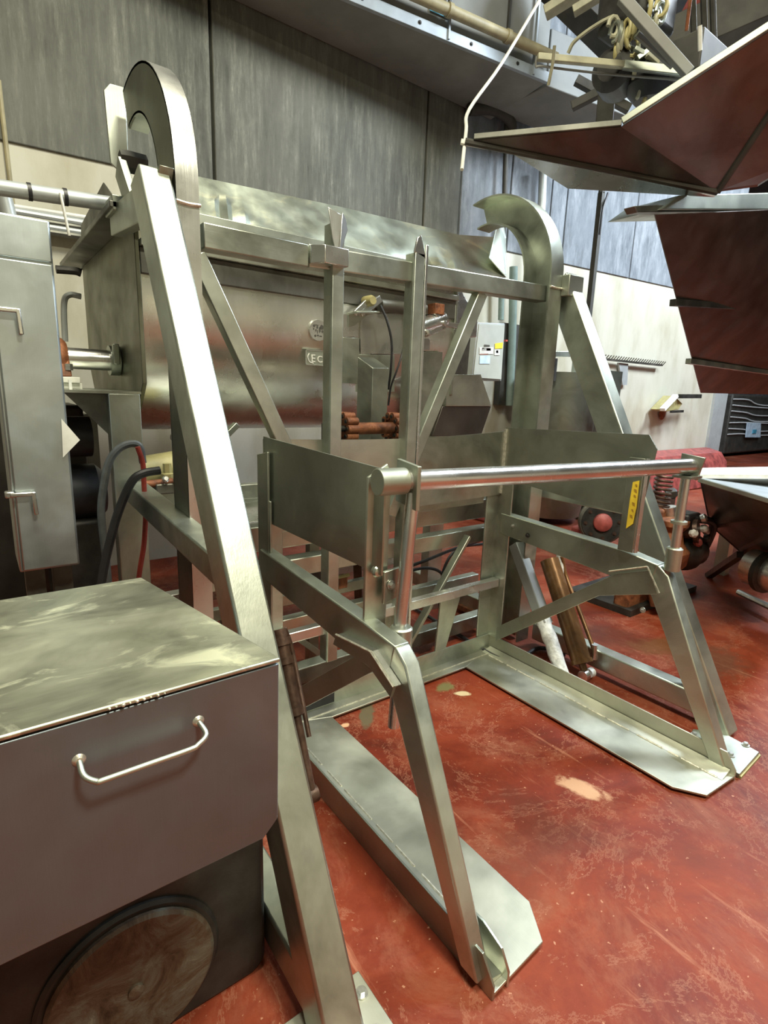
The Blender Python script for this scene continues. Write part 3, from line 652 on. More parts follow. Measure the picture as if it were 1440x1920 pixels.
# ------------------------------------------------------------------ mixer
mx = thing('paddle_mixer', 'large stainless trough mixer standing behind the bin lift', 'mixer', (1.6, 3.4, 0))
MX0, MX1, MYC, MZC, MR, MZT = .64, 2.60, 3.42, 1.95, .65, 2.25
def prof(n=28):
    out = [(MYC - MR, MZT)]
    for i in range(n + 1):
        t = math.radians(180 + 180 * i / n); out.append((MYC + MR * math.cos(t), MZC + MR * math.sin(t)))
    out.append((MYC + MR, MZT)); return out
P = prof()
mb = MB(); strip(mb, P, MX0 + .02, MX1 - .02, .01, 1); mb.build('trough', 'mixer', mx)
def endpl(x, name, mat):
    o = [(MYC - MR - .03, MZT), (MYC - MR - .03, MZC - .4), (MYC - MR + .2, 1.33), (MYC - .2, 1.26), (MYC + .2, 1.26), (MYC + MR - .2, 1.33), (MYC + MR + .03, MZC - .3), (MYC + MR + .03, MZT)]
    return MB().prism([(x, y, z) for y, z in o], (.02, 0, 0)).build(name, mat, mx, bevel=.003)
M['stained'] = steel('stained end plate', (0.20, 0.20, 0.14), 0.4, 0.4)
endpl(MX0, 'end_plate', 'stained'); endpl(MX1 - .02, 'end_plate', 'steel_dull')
# rim flange; the shade beneath it is put in as a dark steel band
MB().box((MX0 - .10, MYC - MR - .13, MZT - .01), (MX1 + .06, MYC - MR + .02, MZT + .05)).build('rim_flange', 'steel_dull', mx, bevel=.004)
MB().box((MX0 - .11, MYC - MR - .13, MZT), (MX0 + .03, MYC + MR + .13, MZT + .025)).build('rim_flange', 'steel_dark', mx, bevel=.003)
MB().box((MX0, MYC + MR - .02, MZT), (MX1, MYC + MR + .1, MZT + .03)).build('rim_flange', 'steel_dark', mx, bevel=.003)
MB().box((MX0 + .02, MYC - MR - .03, 2.03), (MX1 - .02, MYC - MR + .02, 2.14)).build('under_rim_band', 'steel_dark', mx, bevel=.004)
MB().box((MX0 + .02, MYC - MR - .06, 2.14), (MX1 - .02, MYC - MR + .02, 2.17)).build('under_rim_band', 'steel', mx, bevel=.003)
# seams on the barrel
for x in (1.08,): 
    mb = MB(); strip(mb, [(y - .003 if y < MYC else y, z) for y, z in P[:20]], x, x + .012, .004, -1); mb.build('barrel_seam', 'steel_dark', mx)
# sheet guard above
gz = lambda u: .25 + .0 * u
a0, a1, a2, a3 = at(368, 330, y=2.95), at(640, 388, y=2.95), at(860, 440, y=2.95), at(948, 446, y=2.95)
b0, b1, b3 = at(368, 418, y=2.72), at(700, 478, y=2.72), at(948, 520, y=2.72)
def gd(u, v):
    if u < .5: t = a0.lerp(a1, u * 2)
    elif u < .85: t = a1.lerp(a2, (u - .5) / .35)
    else: t = a2.lerp(a3, (u - .85) / .15)
    b = b0.lerp(b1, u / .55) if u < .55 else b1.lerp(b3, (u - .55) / .45)
    p = b.lerp(t, v); r = math.sin(u * 37) * math.sin(v * 9 + u * 13)
    k = math.exp(-((u - .09) / .05) ** 2) + .7 * math.exp(-((u - .78) / .05) ** 2)
    return p + V((0, -.01 * r * (1 - v) - k * .03 * (1 - v) * math.sin(u * 160), k * .012 * (1 - v) * math.sin(u * 110)))
MB().grid(gd, 60, 10, .003).build('splash_guard', 'guard', mx)
q = [at(*p, y=2.72) for p in ((885, 432), (922, 425), (945, 482), (945, 518))]
MB().sheet([b3, a3, a3 + V((-.03, .0, .06)), a3 + V((-.20, -.1, .07)), b3 + V((-.16, .02, .10))], .005).build('guard_end', 'guard', mx)
MB().sheet([V((MX0 - .02, 2.78, 2.27)), V((MX0 - .02, 4.0, 2.27)), V((MX0 - .02, 3.9, 2.45)), V((MX0 - .02, 3.2, 2.50))], .005).build('guard_end', 'steel_dark', mx)
# name plates
def onfront(px, py): return at(px, py, y=MYC - MR - .0)
pc = onfront(594, 620)
MB().lathe((pc.x, pc.y + .004, pc.z), (0, -1, 0), [(0, .055), (.023, .055)], 40).build('round_badge', 'steel_bright', mx)
for (dx, dz, rx, rz) in ((-.028, .022, .008, .008), (-.012, .027, .014, .003), (-.030, .006, .004, .006), (-.016, .0, .004, .008), (-.006, -.008, .003, .012), (.008, .004, .006, .017), (.021, .018, .012, .014), (.024, -.004, .007, .008), (-.020, -.030, .007, .007), (-.004, -.027, .007, .005), (.014, -.030, .010, .004), (-.008, .016, .006, .009)):
    MB().prism([(pc.x + dx + rx * math.cos(t * math.pi / 4), pc.y - .018, pc.z + dz + rz * math.sin(t * math.pi / 4)) for t in range(8)], (0, -.0015, 0)).build('badge_mark', 'ink', mx)
pl = onfront(572, 655); pw = .115; ph = .082
MB().box((pl.x, pl.y - .004, pl.z - ph), (pl.x + pw, pl.y + .004, pl.z)).build('name_plate', 'steel_dull', mx, bevel=.002)
fr = MB()
for lo, hi in (((0, 0), (pw, .004)), ((0, ph - .004), (pw, ph)), ((0, 0), (.004, ph)), ((pw - .004, 0), (pw, ph))): fr.box((pl.x + lo[0], pl.y - .007, pl.z - ph + lo[1]), (pl.x + hi[0], pl.y - .003, pl.z - ph + hi[1]))
fr.build('plate_border', 'steel_bright', mx)
def text(s, loc, size, mat, parent, name, rot=(math.pi / 2, 0, 0), ext=.001):
    c = bpy.data.curves.new(name, 'FONT'); c.body = s; c.size = size; c.extrude = ext
    o = bpy.data.objects.new(name, c); COL.objects.link(o); dg = bpy.context.evaluated_depsgraph_get()
    me = bpy.data.meshes.new_from_object(o.evaluated_get(dg)); bpy.data.objects.remove(o)
    me.materials.clear(); me.materials.append(M[mat]); o = bpy.data.objects.new(name, me); COL.objects.link(o)
    o.parent = parent; o.rotation_euler = rot; o.location = V(loc) - root_pos(parent); return o
text('E', (pl.x + .034, pl.y - .005, pl.z - .064), .058, 'white', mx, 'plate_letter', ext=.002)
text('C', (pl.x + .073, pl.y - .005, pl.z - .064), .050, 'white', mx, 'plate_letter', ext=.002)
mb = MB(); mb.pipe([(pl.x + .022, pl.y - .006, pl.z - .02), (pl.x + .014, pl.y - .006, pl.z - .04), (pl.x + .024, pl.y - .006, pl.z - .064), (pl.x + .05, pl.y - .006, pl.z - .072)], .003, 8); mb.build('plate_swirl', 'white', mx)
# discharge doors, brackets, air cylinders on the front right
def fp(px, py, dy=0): return at(px, py, y=MYC - MR - .02 - dy)
def fpanel(pts, name, mat, t=.012, dy=0, bev=.002): return MB().prism([fp(x, y, dy) for x, y in pts], (0, t, 0)).build(name, mat, mx, bevel=bev)
fpanel([(635, 632), (672, 632), (672, 572), (640, 572)], 'door_pad', 'steel_bright')
fpanel([(640, 632), (674, 634), (674, 700), (672, 720), (640, 718)], 'door_panel', 'steel', .01)
fpanel([(676, 590), (754, 586), (754, 664), (676, 664)], 'door_panel', 'steel_bright', .016)
fpanel([(673, 664), (740, 666), (740, 735), (668, 735)], 'door_panel', 'steel', .014)
fpanel([(783, 635), (806, 635), (806, 656), (783, 656)], 'door_pad', 'steel_bright', .014)
fpanel([(786, 660), (830, 660), (826, 760), (790, 780)], 'door_panel', 'steel', .01)
# bracket
mb = MB(); mb.prism([fp(652, 590, .01), fp(695, 590, .01), fp(695, 586, .01), fp(652, 586, .01)], (0, -.09, 0)); mb.prism([fp(652, 590), fp(690, 590), fp(664, 610), fp(652, 614)], (0, -.01, 0)); mb.build('bracket', 'steel', mx, bevel=.002)
mb = MB(); mb.bar(fp(665, 588, .07), fp(692, 562, .07), .02, .03); mb.bar(fp(675, 588, .05), fp(712, 560, .05), .03, .04); mb.build('hinge_arm', 'steel_bright', mx, bevel=.003)
MB().lathe(fp(700, 563, .11), (0, 1, 0), [(0, .022), (.02, .03), (.08, .03)], 20).build('pivot_boss', 'yellow_pale', mx)
MB().cyl(fp(712, 572, .03), fp(795, 580, .03), .035, n=24).build('air_cylinder', 'steel_dark', mx)
MB().cyl(fp(783, 615, .03), fp(830, 600, .03), .055, n=24).build('air_cylinder', 'steel_bright', mx)
mb = MB(); mb.bar(fp(795, 628, .06), fp(832, 612, .06), .035, .03); mb.bar(fp(830, 610, .06), fp(815, 585, .06), .03, .03); mb.bar(fp(832, 608, .06), fp(862, 612, .06), .03, .03); mb.build('linkage', 'steel_bright', mx, bevel=.003)
for x, y in ((801, 624), (831, 606)): MB().lathe(fp(x, y, .08), (0, -1, 0), [(0, .016), (.02, .016), (.022, .01)], 12).build('link_pin', 'zinc', mx)
mb = MB(); mb.box(fp(800, 590) + V((0, -.08, 0)), fp(818, 573) + V((0, 0, 0))); mb.build('clevis_block', 'rust', mx, bevel=.003)
MB().pipe([fp(713, 572, .10), fp(725, 600, .12), fp(734, 640, .13), fp(733, 690, .12), fp(728, 730, .08)], .007, 8).build('air_hose', 'black', mx)
MB().pipe([fp(758, 640, .10), fp(752, 670, .12), fp(742, 700, .12), (fp(733, 725, .1)), fp(728, 760, .08)], .006, 8).build('air_hose', 'black', mx)
# upright box in front of trough
q = [fp(690, 674, .15), fp(729, 690, .28), fp(697, 692, .28)]
bxl, bxr = fp(699, 690, .24), fp(729, 690, .24)
MB().prism([bxl, bxr, bxr + V((-.02, .12, .06)), bxl + V((-.02, .12, .06))], (0, 0, -.7)).build('upright_box', 'steel', mx, bevel=.003)
# left end: shelf, bearing, shaft, leg
MB().box((.22, 2.78, 1.50), (MX0, 3.6, 1.512)).build('bearing_shelf', 'steel', mx)
p = at(132, 725, y=2.85); MB().bar(p + V((.0, 0, .03)), p + V((.0, 0, -.05)), .012, .012).build('shelf_hook', 'white', mx)
SY, SZ = 3.2, 1.66
MB().cyl((.40, SY, SZ), (MX0 - .01, SY, SZ), .052, n=28).build('paddle_shaft', 'polished', mx)
MB().bar((MX0 - .03, SY - .08, SZ + .08), (MX0 - .03, SY - .08, SZ - .02), .03, .03).build('seal_flange', 'steel', mx, bevel=.004)
MB().lathe((MX0 - .05, SY, SZ), (1, 0, 0), [(0, .075), (.045, .075)], 28).build('seal_flange', 'steel', mx)
mb = MB(); mb.lathe((.30, SY, SZ), (1, 0, 0), [(0, .075), (.02, .095), (.08, .095), (.10, .075)], 28); mb.prism([(.29, SY - .13, 1.57), (.29, SY + .13, 1.57), (.29, SY + .07, SZ), (.29, SY - .07, SZ)], (.11, 0, 0)); mb.build('bearing_housing', 'rust', mx, bevel=.006)
MB().lathe((.39, SY - .10, 1.60), (0, 0, 1), [(0, .02), (.03, .02)], 6).build('housing_bolt', 'zinc', mx)
mb = MB(); mb.box((.27, SY - .2, 1.512), (.43, SY + .15, 1.54)); mb.box((.27, SY - .22, 1.541), (.42, SY + .15, 1.568)); mb.build('shim_block', 'white', mx, bevel=.003)
lx = (at(205, 900, y=2.8).x, MX0 + .0)
MB().box((.50, 2.78, 0), (.635, 2.86, 1.50)).build('leg', 'steel', mx, bevel=.003)
MB().box((.50, 3.95, 0), (.635, 4.03, 1.35)).build('leg', 'steel_dark', mx, bevel=.003)
MB().box((2.5, 2.78, 0), (2.63, 2.86, 1.40)).build('leg', 'steel', mx, bevel=.003)
MB().box((2.5, 3.95, 0), (2.63, 4.03, 1.35)).build('leg', 'steel_dark', mx, bevel=.003)
MB().box((-.1, 3.1, .28), (2.5, 3.18, .36)).build('base_rail', 'steel_bright', mx, bevel=.003)
MB().box((.635, 2.80, .95), (2.5, 2.86, 1.03)).build('base_rail', 'steel', mx, bevel=.003)
MB().bar((.72, 2.9, .95), (1.15, 2.9, 1.35), .05, .03, (0, 1, 0)).build('leg_brace', 'steel', mx, bevel=.003)
MB().prism([(.33, 2.84, 1.5), (.60, 2.84, 1.5), (.60, 2.84, 1.2)], (0, .01, 0)).build('shelf_gusset', 'steel_dark', mx)
# pipe, hook under the barrel
mb = MB(); q = at(325, 822, y=3.0); mb.pipe([q + V((0, 0, .03)), q + V((.015, 0, .02)), q + V((.015, 0, 0)), q + V((0, 0, -.01)), q + V((-.012, 0, 0)), q + V((-.01, 0, .02))], .004, 6); mb.build('lifting_ring', 'steel_dark', mx)
MB().pipe([at(105, 505, y=3.6), at(140, 508, y=3.6), at(152, 512, y=3.6)], .022, 10).build('drain_stub', 'grime', mx)
MB().pipe([at(122, 640, y=3.7), at(120, 570, y=3.7), at(130, 553, y=3.7), at(152, 556, y=3.7)], .016, 8).build('inlet_pipe', 'grey_pipe', mx)
# discharge chute and hood on the right end
q = [at(*p, y=2.75) for p in ((838, 702), (902, 702), (922, 762), (836, 762))]
MB().prism(q, (0, .35, 0)).build('chute_hood', 'steel', mx, bevel=.004)
q = [at(*p, y=2.76) for p in ((830, 762), (921, 762), (902, 818), (810, 818))]
MB().prism(q, (0, .33, 0)).build('chute_throat', 'hopper', mx, bevel=.004)
q = [at(*p, y=3.0) for p in ((848, 540), (866, 545), (896, 600), (894, 632), (872, 634), (850, 634))]
MB().prism(q, (0, .2, 0)).build('end_hood', 'steel_bright', mx, bevel=.006)
q = [at(*p, y=3.05) for p in ((852, 634), (882, 634), (876, 702), (852, 702))]
MB().prism(q, (0, .2, 0)).build('end_column', 'steel_dark', mx)

# rusty sprocket shaft
rs = thing('sprocket_shaft', 'rusty shaft with two toothed chain sprockets above cradle rear edge', 'shaft', (1.8, 2.45, 1.2))
y_ = 2.30; zc = at(700, 803, y=y_).z; xa, xb = at(655, 800, y=y_).x, at(748, 800, y=y_).x
MB().cyl((xa, y_, zc), (xb, y_, zc), .030, n=24).build('shaft', 'rust', rs)
for x, dr in ((xa + .0, 0), (xb - .01, 0)):
    mb = MB(); c = V((x, y_ + .03, zc + .0)); mb.lathe(c - V((.02, 0, 0)), (1, 0, 0), [(0, .055), (.04, .055)], 24)
    for k in range(10):
        t = 2 * math.pi * k / 10; q = c + V((0, math.cos(t) * .062, math.sin(t) * .062)); mb.lathe(q - V((.032, 0, 0)), (1, 0, 0), [(0, .020), (.064, .020)], 12)
    mb.build('chain_sprocket', 'rust', rs)
    for k in range(10):
        t = 2 * math.pi * k / 10; q = c + V((-.034, math.cos(t) * .062, math.sin(t) * .062)); MB().lathe(q, (-1, 0, 0), [(0, .010), (.004, .010), (.005, .004)], 8).build('chain_pin', 'grime', rs)
for X in (xa - .09, xb + .10): MB().box((X - .0, y_ - .03, .9), (X + .015, y_ + .12, zc + .02)).build('bearing_plate', 'steel_dark', rs)
MB().cyl((xa - .09, y_, zc), (xb + .11, y_, zc), .015, n=12).build('axle', 'grime', rs)
# hanging drive chains
for nme, x, yy, z0, z1, lab in (('drive_chain', at(755, 1000, y=2.24).x, 2.2, .35, 1.10, 'rusty drive chain hanging behind the round guide rod'),):
    ch = thing(nme, lab, 'chain', (x, yy, z0))
    z = z0; k = 0
    while z < z1:
        MB().box((x - (.012 if k % 2 else .018), yy - .006, z), (x + (.012 if k % 2 else .018), yy + .006, z + .026)).build('chain_link', 'rust', ch, bevel=.003); z += .028; k += 1

# ------------------------------------------------------------------ clutter under the mixer
dm = thing('drive_motor', 'black motor and gearcase under the left end of the mixer', 'motor', (.35, 3.3, 0))
q = at(170, 860, y=3.1)
MB().lathe((.28, 3.2, .98), (1, 0, 0), [(0, .13), (.03, .15), (.2, .15), (.24, .11)], 24).build('motor_body', 'black', dm)
MB().lathe((.30, 3.1, 1.28), (1, 0, 0), [(0, .07), (.03, .10), (.16, .10)], 20).build('pulley', 'black', dm)
MB().box((-.15, 3.45, .0), (.49, 3.9, 1.42)).build('dark_backdrop', 'dark', dm, bevel=.02)  # dark block added to hide the cream wall so the gap reads as shade
MB().box((.20, 3.05, .45), (.48, 3.35, .86)).build('gearcase', 'grime', dm, bevel=.02)
MB().box((.15, 3.0, .0), (.49, 3.4, .45)).build('pedestal', 'dirty_red', dm, bevel=.01)
va = thing('valve_manifold', 'oily valve with brass fittings on the end of left side arm', 'valve', at(310, 900, y=2.65))
c = at(318, 905, y=2.72)
MB().box(c + V((-.07, -.03, -.05)), c + V((.07, .09, .0))).build('valve_body', 'steel_dark', va, bevel=.006)
MB().lathe(c + V((-.0, .03, 0)), (0, 0, 1), [(0, .03), (.04, .03), (.045, .02), (.09, .02)], 6).build('valve_stem', 'yellow_pale', va)
MB().cyl(c + V((-.12, 0, .0)), c + V((.05, 0, .005)), .018, n=12).build('pipe_nipple', 'rust', va)
for dx in (-.03, .02, .06): MB().lathe(c + V((dx, -.03, .02)), (0, -1, .4), [(0, .014), (.02, .016), (.03, .01)], 10).build('fitting', 'zinc', va)
MB().cyl(c + V((-.10, .2, .02)), c + V((.12, .2, .05)), .085, n=20).build('filter_bowl', 'yellow_pale', va)
h = at(270, 880, y=2.6)
MB().pipe([at(*p, y=2.55) for p in ((268, 868), (262, 838), (245, 832), (222, 842), (204, 868), (193, 920), (190, 970), (200, 1060), (205, 1130))], .016, 10).build('hydraulic_hose', 'grey_hose', None, label='grey hydraulic hose looping high beside the left mixer leg', cat='hose')
MB().pipe([at(*p, y=2.35) for p in ((300, 882), (268, 888), (246, 905), (222, 960), (205, 1020), (192, 1080), (186, 1130))], .017, 10).build('hydraulic_hose', 'black', None, label='thick black hydraulic hose drooping in front of the mixer leg', cat='hose')
MB().pipe([at(*p, y=2.5) for p in ((258, 838), (268, 870), (270, 910), (273, 960), (270, 1020), (262, 1070), (255, 1130))], .011, 10).build('air_line', 'red_hose', None, label='thin red air line hanging down beside the black hose', cat='hose')
# base beams and conveyor bed under mixer seen below the left cradle panel
bd = thing('transfer_bed', 'low stainless bed with beams behind the left cradle corner', 'machine bed', (1.1, 2.8, 0))
MB().box((.86, 2.55, .80), (1.9, 2.62, .86)).build('bed_beam', 'steel_bright', bd, bevel=.003)
MB().sheet([(.86, 2.62, .862), (1.9, 2.62, .862), (1.9, 2.95, .90), (.86, 2.95, .90)], .006).build('bed_tray', 'steel_bright', bd)
MB().box((.80, 2.95, .84), (1.9, 3.02, .95)).build('bed_beam', 'steel', bd, bevel=.003)
for x in (.92, 1.42, 1.82): MB().box((x, 2.56, 0), (x + .06, 2.61, .80)).build('leg', 'steel_dull', bd)
MB().bar((.95, 2.5, .55), (1.45, 2.5, .08), .06, .03, (0, 1, 0)).build('leg_brace', 'steel', bd)
MB().box((.75, 2.48, .42), (1.9, 2.52, .48)).build('bed_beam', 'steel', bd, bevel=.003)
MB().bar((1.72, 2.55, .78), (2.0, 2.9, .0), .05, .05).build('leg_brace', 'steel_dark', bd)
gp = thing('grease_manifold', 'rusty block with brass nipples beneath the transfer bed', 'manifold', (1.15, 2.42, .5))
for i, (px, py) in enumerate(((560, 1100), (590, 1085), (612, 1070), (640, 1092), (600, 1130))):
    c = at(px, py, y=2.42); s_ = .03 + .01 * (i % 3)
    MB().box(c - V((s_, .02, s_)), c + V((s_, .03, s_ * 1.3))).build('valve_block', ('rust', 'grime', 'yellow_pale', 'rust', 'dark')[i], gp, bevel=.005)
MB().cyl(at(620, 1085, y=2.40), at(655, 1078, y=2.38), .010, n=10).build('brass_nipple', 'yellow_pale', gp)
MB().box((1.09, 2.42, 0), (1.16, 2.46, .72)).build('support_post', 'steel_dark', gp)
MB().pipe([at(*p, y=2.5) for p in ((750, 1075), (800, 1065), (830, 1078), (835, 1120), (838, 1160))], .010, 8).build('cable', 'black', None, label='black cable bending down under the rear cross members', cat='cable')
MB().pipe([at(*p, y=2.55) for p in ((745, 1070), (800, 1050), (850, 1030), (905, 1012))], .011, 8).build('cable', 'black', None, label='black cable rising to right under the rear cross members', cat='cable')
MB().pipe([at(*p, y=2.6) for p in ((905, 1020), (860, 1028), (835, 1060), (825, 1110), (825, 1160))], .010, 8).build('cable', 'black', None, label='black cable curving down by the rear strut', cat='cable')
MB().pipe([at(*p, z=.02) for p in ((760, 1130), (860, 1190), (900, 1215), (960, 1240), (1010, 1215), (1060, 1228))], .012, 8).build('floor_hose', 'black', None, label='black hose lying on floor behind the fork corner', cat='hose')
for i, (x0, y0) in enumerate(((845, 1110), (860, 1135))):
    a = at(x0, y0, z=.05); b_ = at(x0 + 110, y0 + 50, z=.05)
    MB().bar(a, b_, .05, .04).build('scrap_bar', 'rust', None, bevel=.004, label=('upper' if i == 0 else 'lower') + ' of two rusty bars lying on floor behind the cradle', cat='scrap bar')

# ------------------------------------------------------------------ pipes on the left wall
rp = thing('water_pipe', 'grey horizontal pipe with strap clips crossing above left cabinet', 'pipe', at(0, 352, y=3.0))
P0, P1 = at(-40, 346, y=3.0), at(245, 388, y=3.0)
MB().cyl(P0, P1, .032, n=20).build('pipe_run', 'grey_pipe', rp)
for px in (47, 113):
    t = (px + 40) / 285; q = P0.lerp(P1, t); MB().lathe(q - V((.008, 0, 0)), P1 - P0, [(0, .036), (.015, .036)], 16).build('strap_clip', 'black', rp)
cs = at(113, 362, y=2.96)
MB().cyl(cs, at(130, 442, y=2.96), .006, n=8).build('tie_tail', 'white', rp)
MB().cyl(at(-3, 150, y=4.97), at(26, 402, y=4.97), .016, n=10).build('conduit', 'tan_pipe', None, label='thin cream vertical conduit at upper left wall', cat='conduit')
MB().cyl(at(8, 370, y=4.0), at(18, 410, y=4.0), .04, n=12).build('pipe_stub', 'grey_pipe', None, label='short grey vertical pipe stub behind the cabinet top', cat='pipe')
for i, (ya, yb, r, mt) in enumerate(((388, 412, .016, 'white'), (398, 424, .026, 'grey_pipe'), (408, 433, .022, 'steel_dark'), (418, 441, .022, 'grey_pipe'), (428, 449, .024, 'steel_dark'))):
    a = at(-20, ya - 8 if i == 0 else ya - 10, y=4.9 - .0 * i); b_ = at(215, yb + 4, y=4.9)
    MB().cyl(a, b_, r, n=10).build('wall_pipe', mt, None, label=('topmost thin white', 'second from top grey', 'middle dark', 'fourth from top grey', 'lowest dark')[i] + ' pipe of the bundle on left wall', cat='pipe', group='pipe bundle on the left wall')

# ------------------------------------------------------------------ right background
eb = thing('electrical_box', 'grey electrical box with red and yellow stickers on back wall', 'electrical box', at(915, 715, y=4.75))
q = [at(*p, y=4.7) for p in ((896, 604), (947, 606), (940, 715), (884, 711))]
MB().prism([q[0], q[1], q[2], q[3]], (0, .28, 0)).build('box_body', 'grey_pipe', eb, bevel=.01)
MB().prism([p + (sum(q, V()) / 4 - p) * .06 + V((0, -.012, 0)) for p in q], (0, .012, 0)).build('box_door', 'box_grey', eb, bevel=.004)
def stick(pts, mat, name): MB().prism([at(x, y, y=4.683) for x, y in pts], (0, -.002, 0)).build(name, mat, eb)
stick([(899, 651), (925, 651), (925, 664), (899, 664)], 'white', 'warning_sticker')
stick([(904, 652), (920, 653), (920, 658), (903, 658)], 'red_label', 'warning_sticker'); stick([(908, 646), (918, 647), (918, 650), (908, 650)], 'ink', 'sticker_print')
stick([(900, 662), (915, 662), (915, 664.5), (900, 664.5)], 'red_label', 'sticker_print')
stick([(900, 667), (919, 667), (918, 682), (899, 682)], 'blue_label', 'data_sticker')
stick([(928, 644), (943, 642), (942, 653), (928, 654)], 'yellow', 'warning_sticker'); stick([(927, 655), (937, 655), (937, 666), (927, 666)], 'white', 'warning_sticker'); stick([(930, 657), (934, 657), (934, 662), (930, 662)], 'red_label', 'sticker_print')
MB().box(at(949, 640, y=4.7), at(951, 650, y=4.7) + V((.0, .05, .08))).build('switch_lever', 'red_label', eb)
for k, (pts, r, mt, lab) in enumerate((
        (((963, 500), (962, 560), (960, 640), (955, 760)), .05, 'green_pipe', 'thick grey green conduit running down beside the electrical box'),
        (((942, 440), (941, 520), (939, 600)), .035, 'green_pipe', 'dark vertical conduit entering the electrical box top'),
        (((952, 170), (948, 300), (944, 440)), .03, 'dark', 'dark vertical pipe climbing the concrete wall above the box'),
        (((1018, 320), (1016, 380), (1012, 430), (1004, 560), (985, 850)), .05, 'grey_pipe', 'grey vertical pipe with coupling behind the right hooked track'),
        (((1133, 365), (1128, 400), (1116, 500), (1100, 640)), .0, 'dark', ''))):
    if r: MB().pipe([at(x, y, y=4.85) for x, y in pts], r, 12).build('conduit', mt, None, label=lab, cat='conduit')
MB().box(at(947, 605, y=4.9), at(960, 760, y=4.9) + V((.02, .09, 0))).build('cable_tray', 'dark', None, label='dark narrow trunking behind right side of the electrical box', cat='trunking')
hp_ = thing('hanging_post', 'dark square hanger post dropping from ceiling past the right track', 'post', at(1100, 640, y=3.9))
MB().bar(at(1128, 362, y=3.9), at(1100, 625, y=3.9), .055, .055).build('post', 'dark', hp_)
MB().cyl(at(1128, 362, y=3.9), V((at(1128, 362, y=3.9).x, 3.9, 6.8)), .035, n=8).build('post', 'dark', hp_)
MB().pipe([at(1140, 362, y=3.88), at(1130, 395, y=3.85), at(1124, 440, y=3.85)], .012, 8).build('cable', 'black', hp_)
# stainless tank
M['tank'] = steel('olive stained tank', (0.24, 0.26, 0.21), 0.4, 0.4)
tk = thing('stainless_tank', 'open stainless tank with bar frame standing by the back wall', 'tank', (6.2, 4.3, 0))
c = at(1075, 700, y=4.1); r_ = (at(1118, 700, y=4.1).x - at(1030, 700, y=4.1).x) / 2
MB().lathe((c.x, 4.3, 0), (0, 0, 1), [(0.1, r_ * .9), (.5, r_), (c.z, r_), (c.z + .001, r_ * .96), (.9, r_ * .96)], 40).build('tank_shell', 'tank', tk)
p = at(1125, 690, y=4.0); q = at(1168, 697, y=4.0)
MB().box((p.x, 4.0, .0), (q.x, 4.1, q.z)).build('splash_panel', 'tank', tk)
f0, f1 = at(1035, 664, y=4.1), at(1080, 664, y=4.1)
mb = MB(); mb.bar(f0, f1, .05, .06); mb.bar(f0 + V((.02, 0, 0)), f0 + V((.02, 0, -.35)), .05, .05); mb.bar(f1, f1 + V((0, 0, -.3)), .05, .05); mb.build('bar_frame', 'steel', tk, bevel=.004)
MB().cyl(f0 + V((-.02, -.04, -.05)), f0 + V((-.02, -.04, -.3)), .05, n=12).build('valve', 'grime', tk)
# comb rack on wall
ra = thing('hook_rack', 'long comb-like hook rail fixed to the cream wall', 'rack', at(1180, 680, y=4.9))
a, b_ = at(1128, 673, y=4.92), at(1240, 685, y=4.92)
MB().bar(a, b_, .05, .03, (0, 1, 0)).build('rail', 'steel_dark', ra)
for i in range(26):
    q = a.lerp(b_, i / 25); MB().bar(q + V((0, -.02, 0)), q + V((0, -.07, .06)), .012, .012).build('hook', 'steel_dark', ra)
q = [at(*p, y=4.94) for p in ((1160, 680), (1178, 682), (1176, 722), (1168, 722))]
MB().prism(q, (0, .03, 0)).build('wall_box', 'grey_pipe', None, label='small grey box on the cream wall below the hook rail', cat='box')
# bracket with hose shelf
br_ = thing('wall_bracket', 'cream triangular wall bracket with brown stain near the kerb', 'bracket', at(1260, 770, y=4.7))
q = [at(*p, y=4.75) for p in ((1240, 768), (1265, 742), (1280, 757), (1272, 768), (1250, 772))]
MB().prism(q, (0, .2, 0)).build('bracket_plate', 'yellow_pale', br_, bevel=.01)
MB().bar(at(1242, 768, y=4.7), at(1267, 742, y=4.7), .09, .05).build('bracket_arm', 'white', br_)
MB().bar(at(1258, 772, y=4.7), at(1280, 771, y=4.7), .04, .04).build('pin', 'grime', br_)
MB().bar(at(1274, 743, y=4.7), at(1312, 743, y=4.7), .07, .07).build('pin', 'grime', br_)
MB().lathe(at(1242, 775, y=4.97), (0, -1, 0), [(0, .12), (.01, .10)], 10).build('rust_patch', 'rust', br_)
# far bay with wrapped pallets
pw_ = thing('wrapped_pallet', 'tall dark pallet load wrapped in clear plastic beyond the wall end', 'pallet', at(1390, 840, y=7.0))
a = at(1375, 745, y=7.0); b_ = at(1480, 840, y=7.0)
MB().box((a.x, 7.0, .1), (b_.x + 1, 8.2, a.z + .1)).build('load', 'dark', pw_, bevel=.05)
for i in range(7):
    z = a.z - .05 - i * .17; MB().pipe([(a.x - .0, 6.98, z), (a.x + 1, 6.96, z - .04 + random.uniform(-.05, .05)), (a.x + 2.2, 6.97, z - .08 + random.uniform(-.08, .08)), (b_.x + 1, 6.97, z - .1)], .018, 6).build('wrap_fold', 'white_wrap', pw_)
q = [at(*p, y=6.9) for p in ((1402, 793), (1427, 793), (1426, 820), (1399, 820))]
sg = MB().prism(q, (0, .03, 0)).build('blue_sign', 'blue_label', None, label='small pale blue notice on the wrapped pallet load', cat='sign')
c = (q[0] + q[1] + q[2] + q[3]) / 4
MB().box(c + V((-.12, -.02, -.10)), c + V((.16, -.005, .02))).build('printed_block', 'blue_tag', sg)
q = [at(*p, y=5.6) for p in ((1362, 748), (1378, 748), (1374, 860), (1352, 868))]
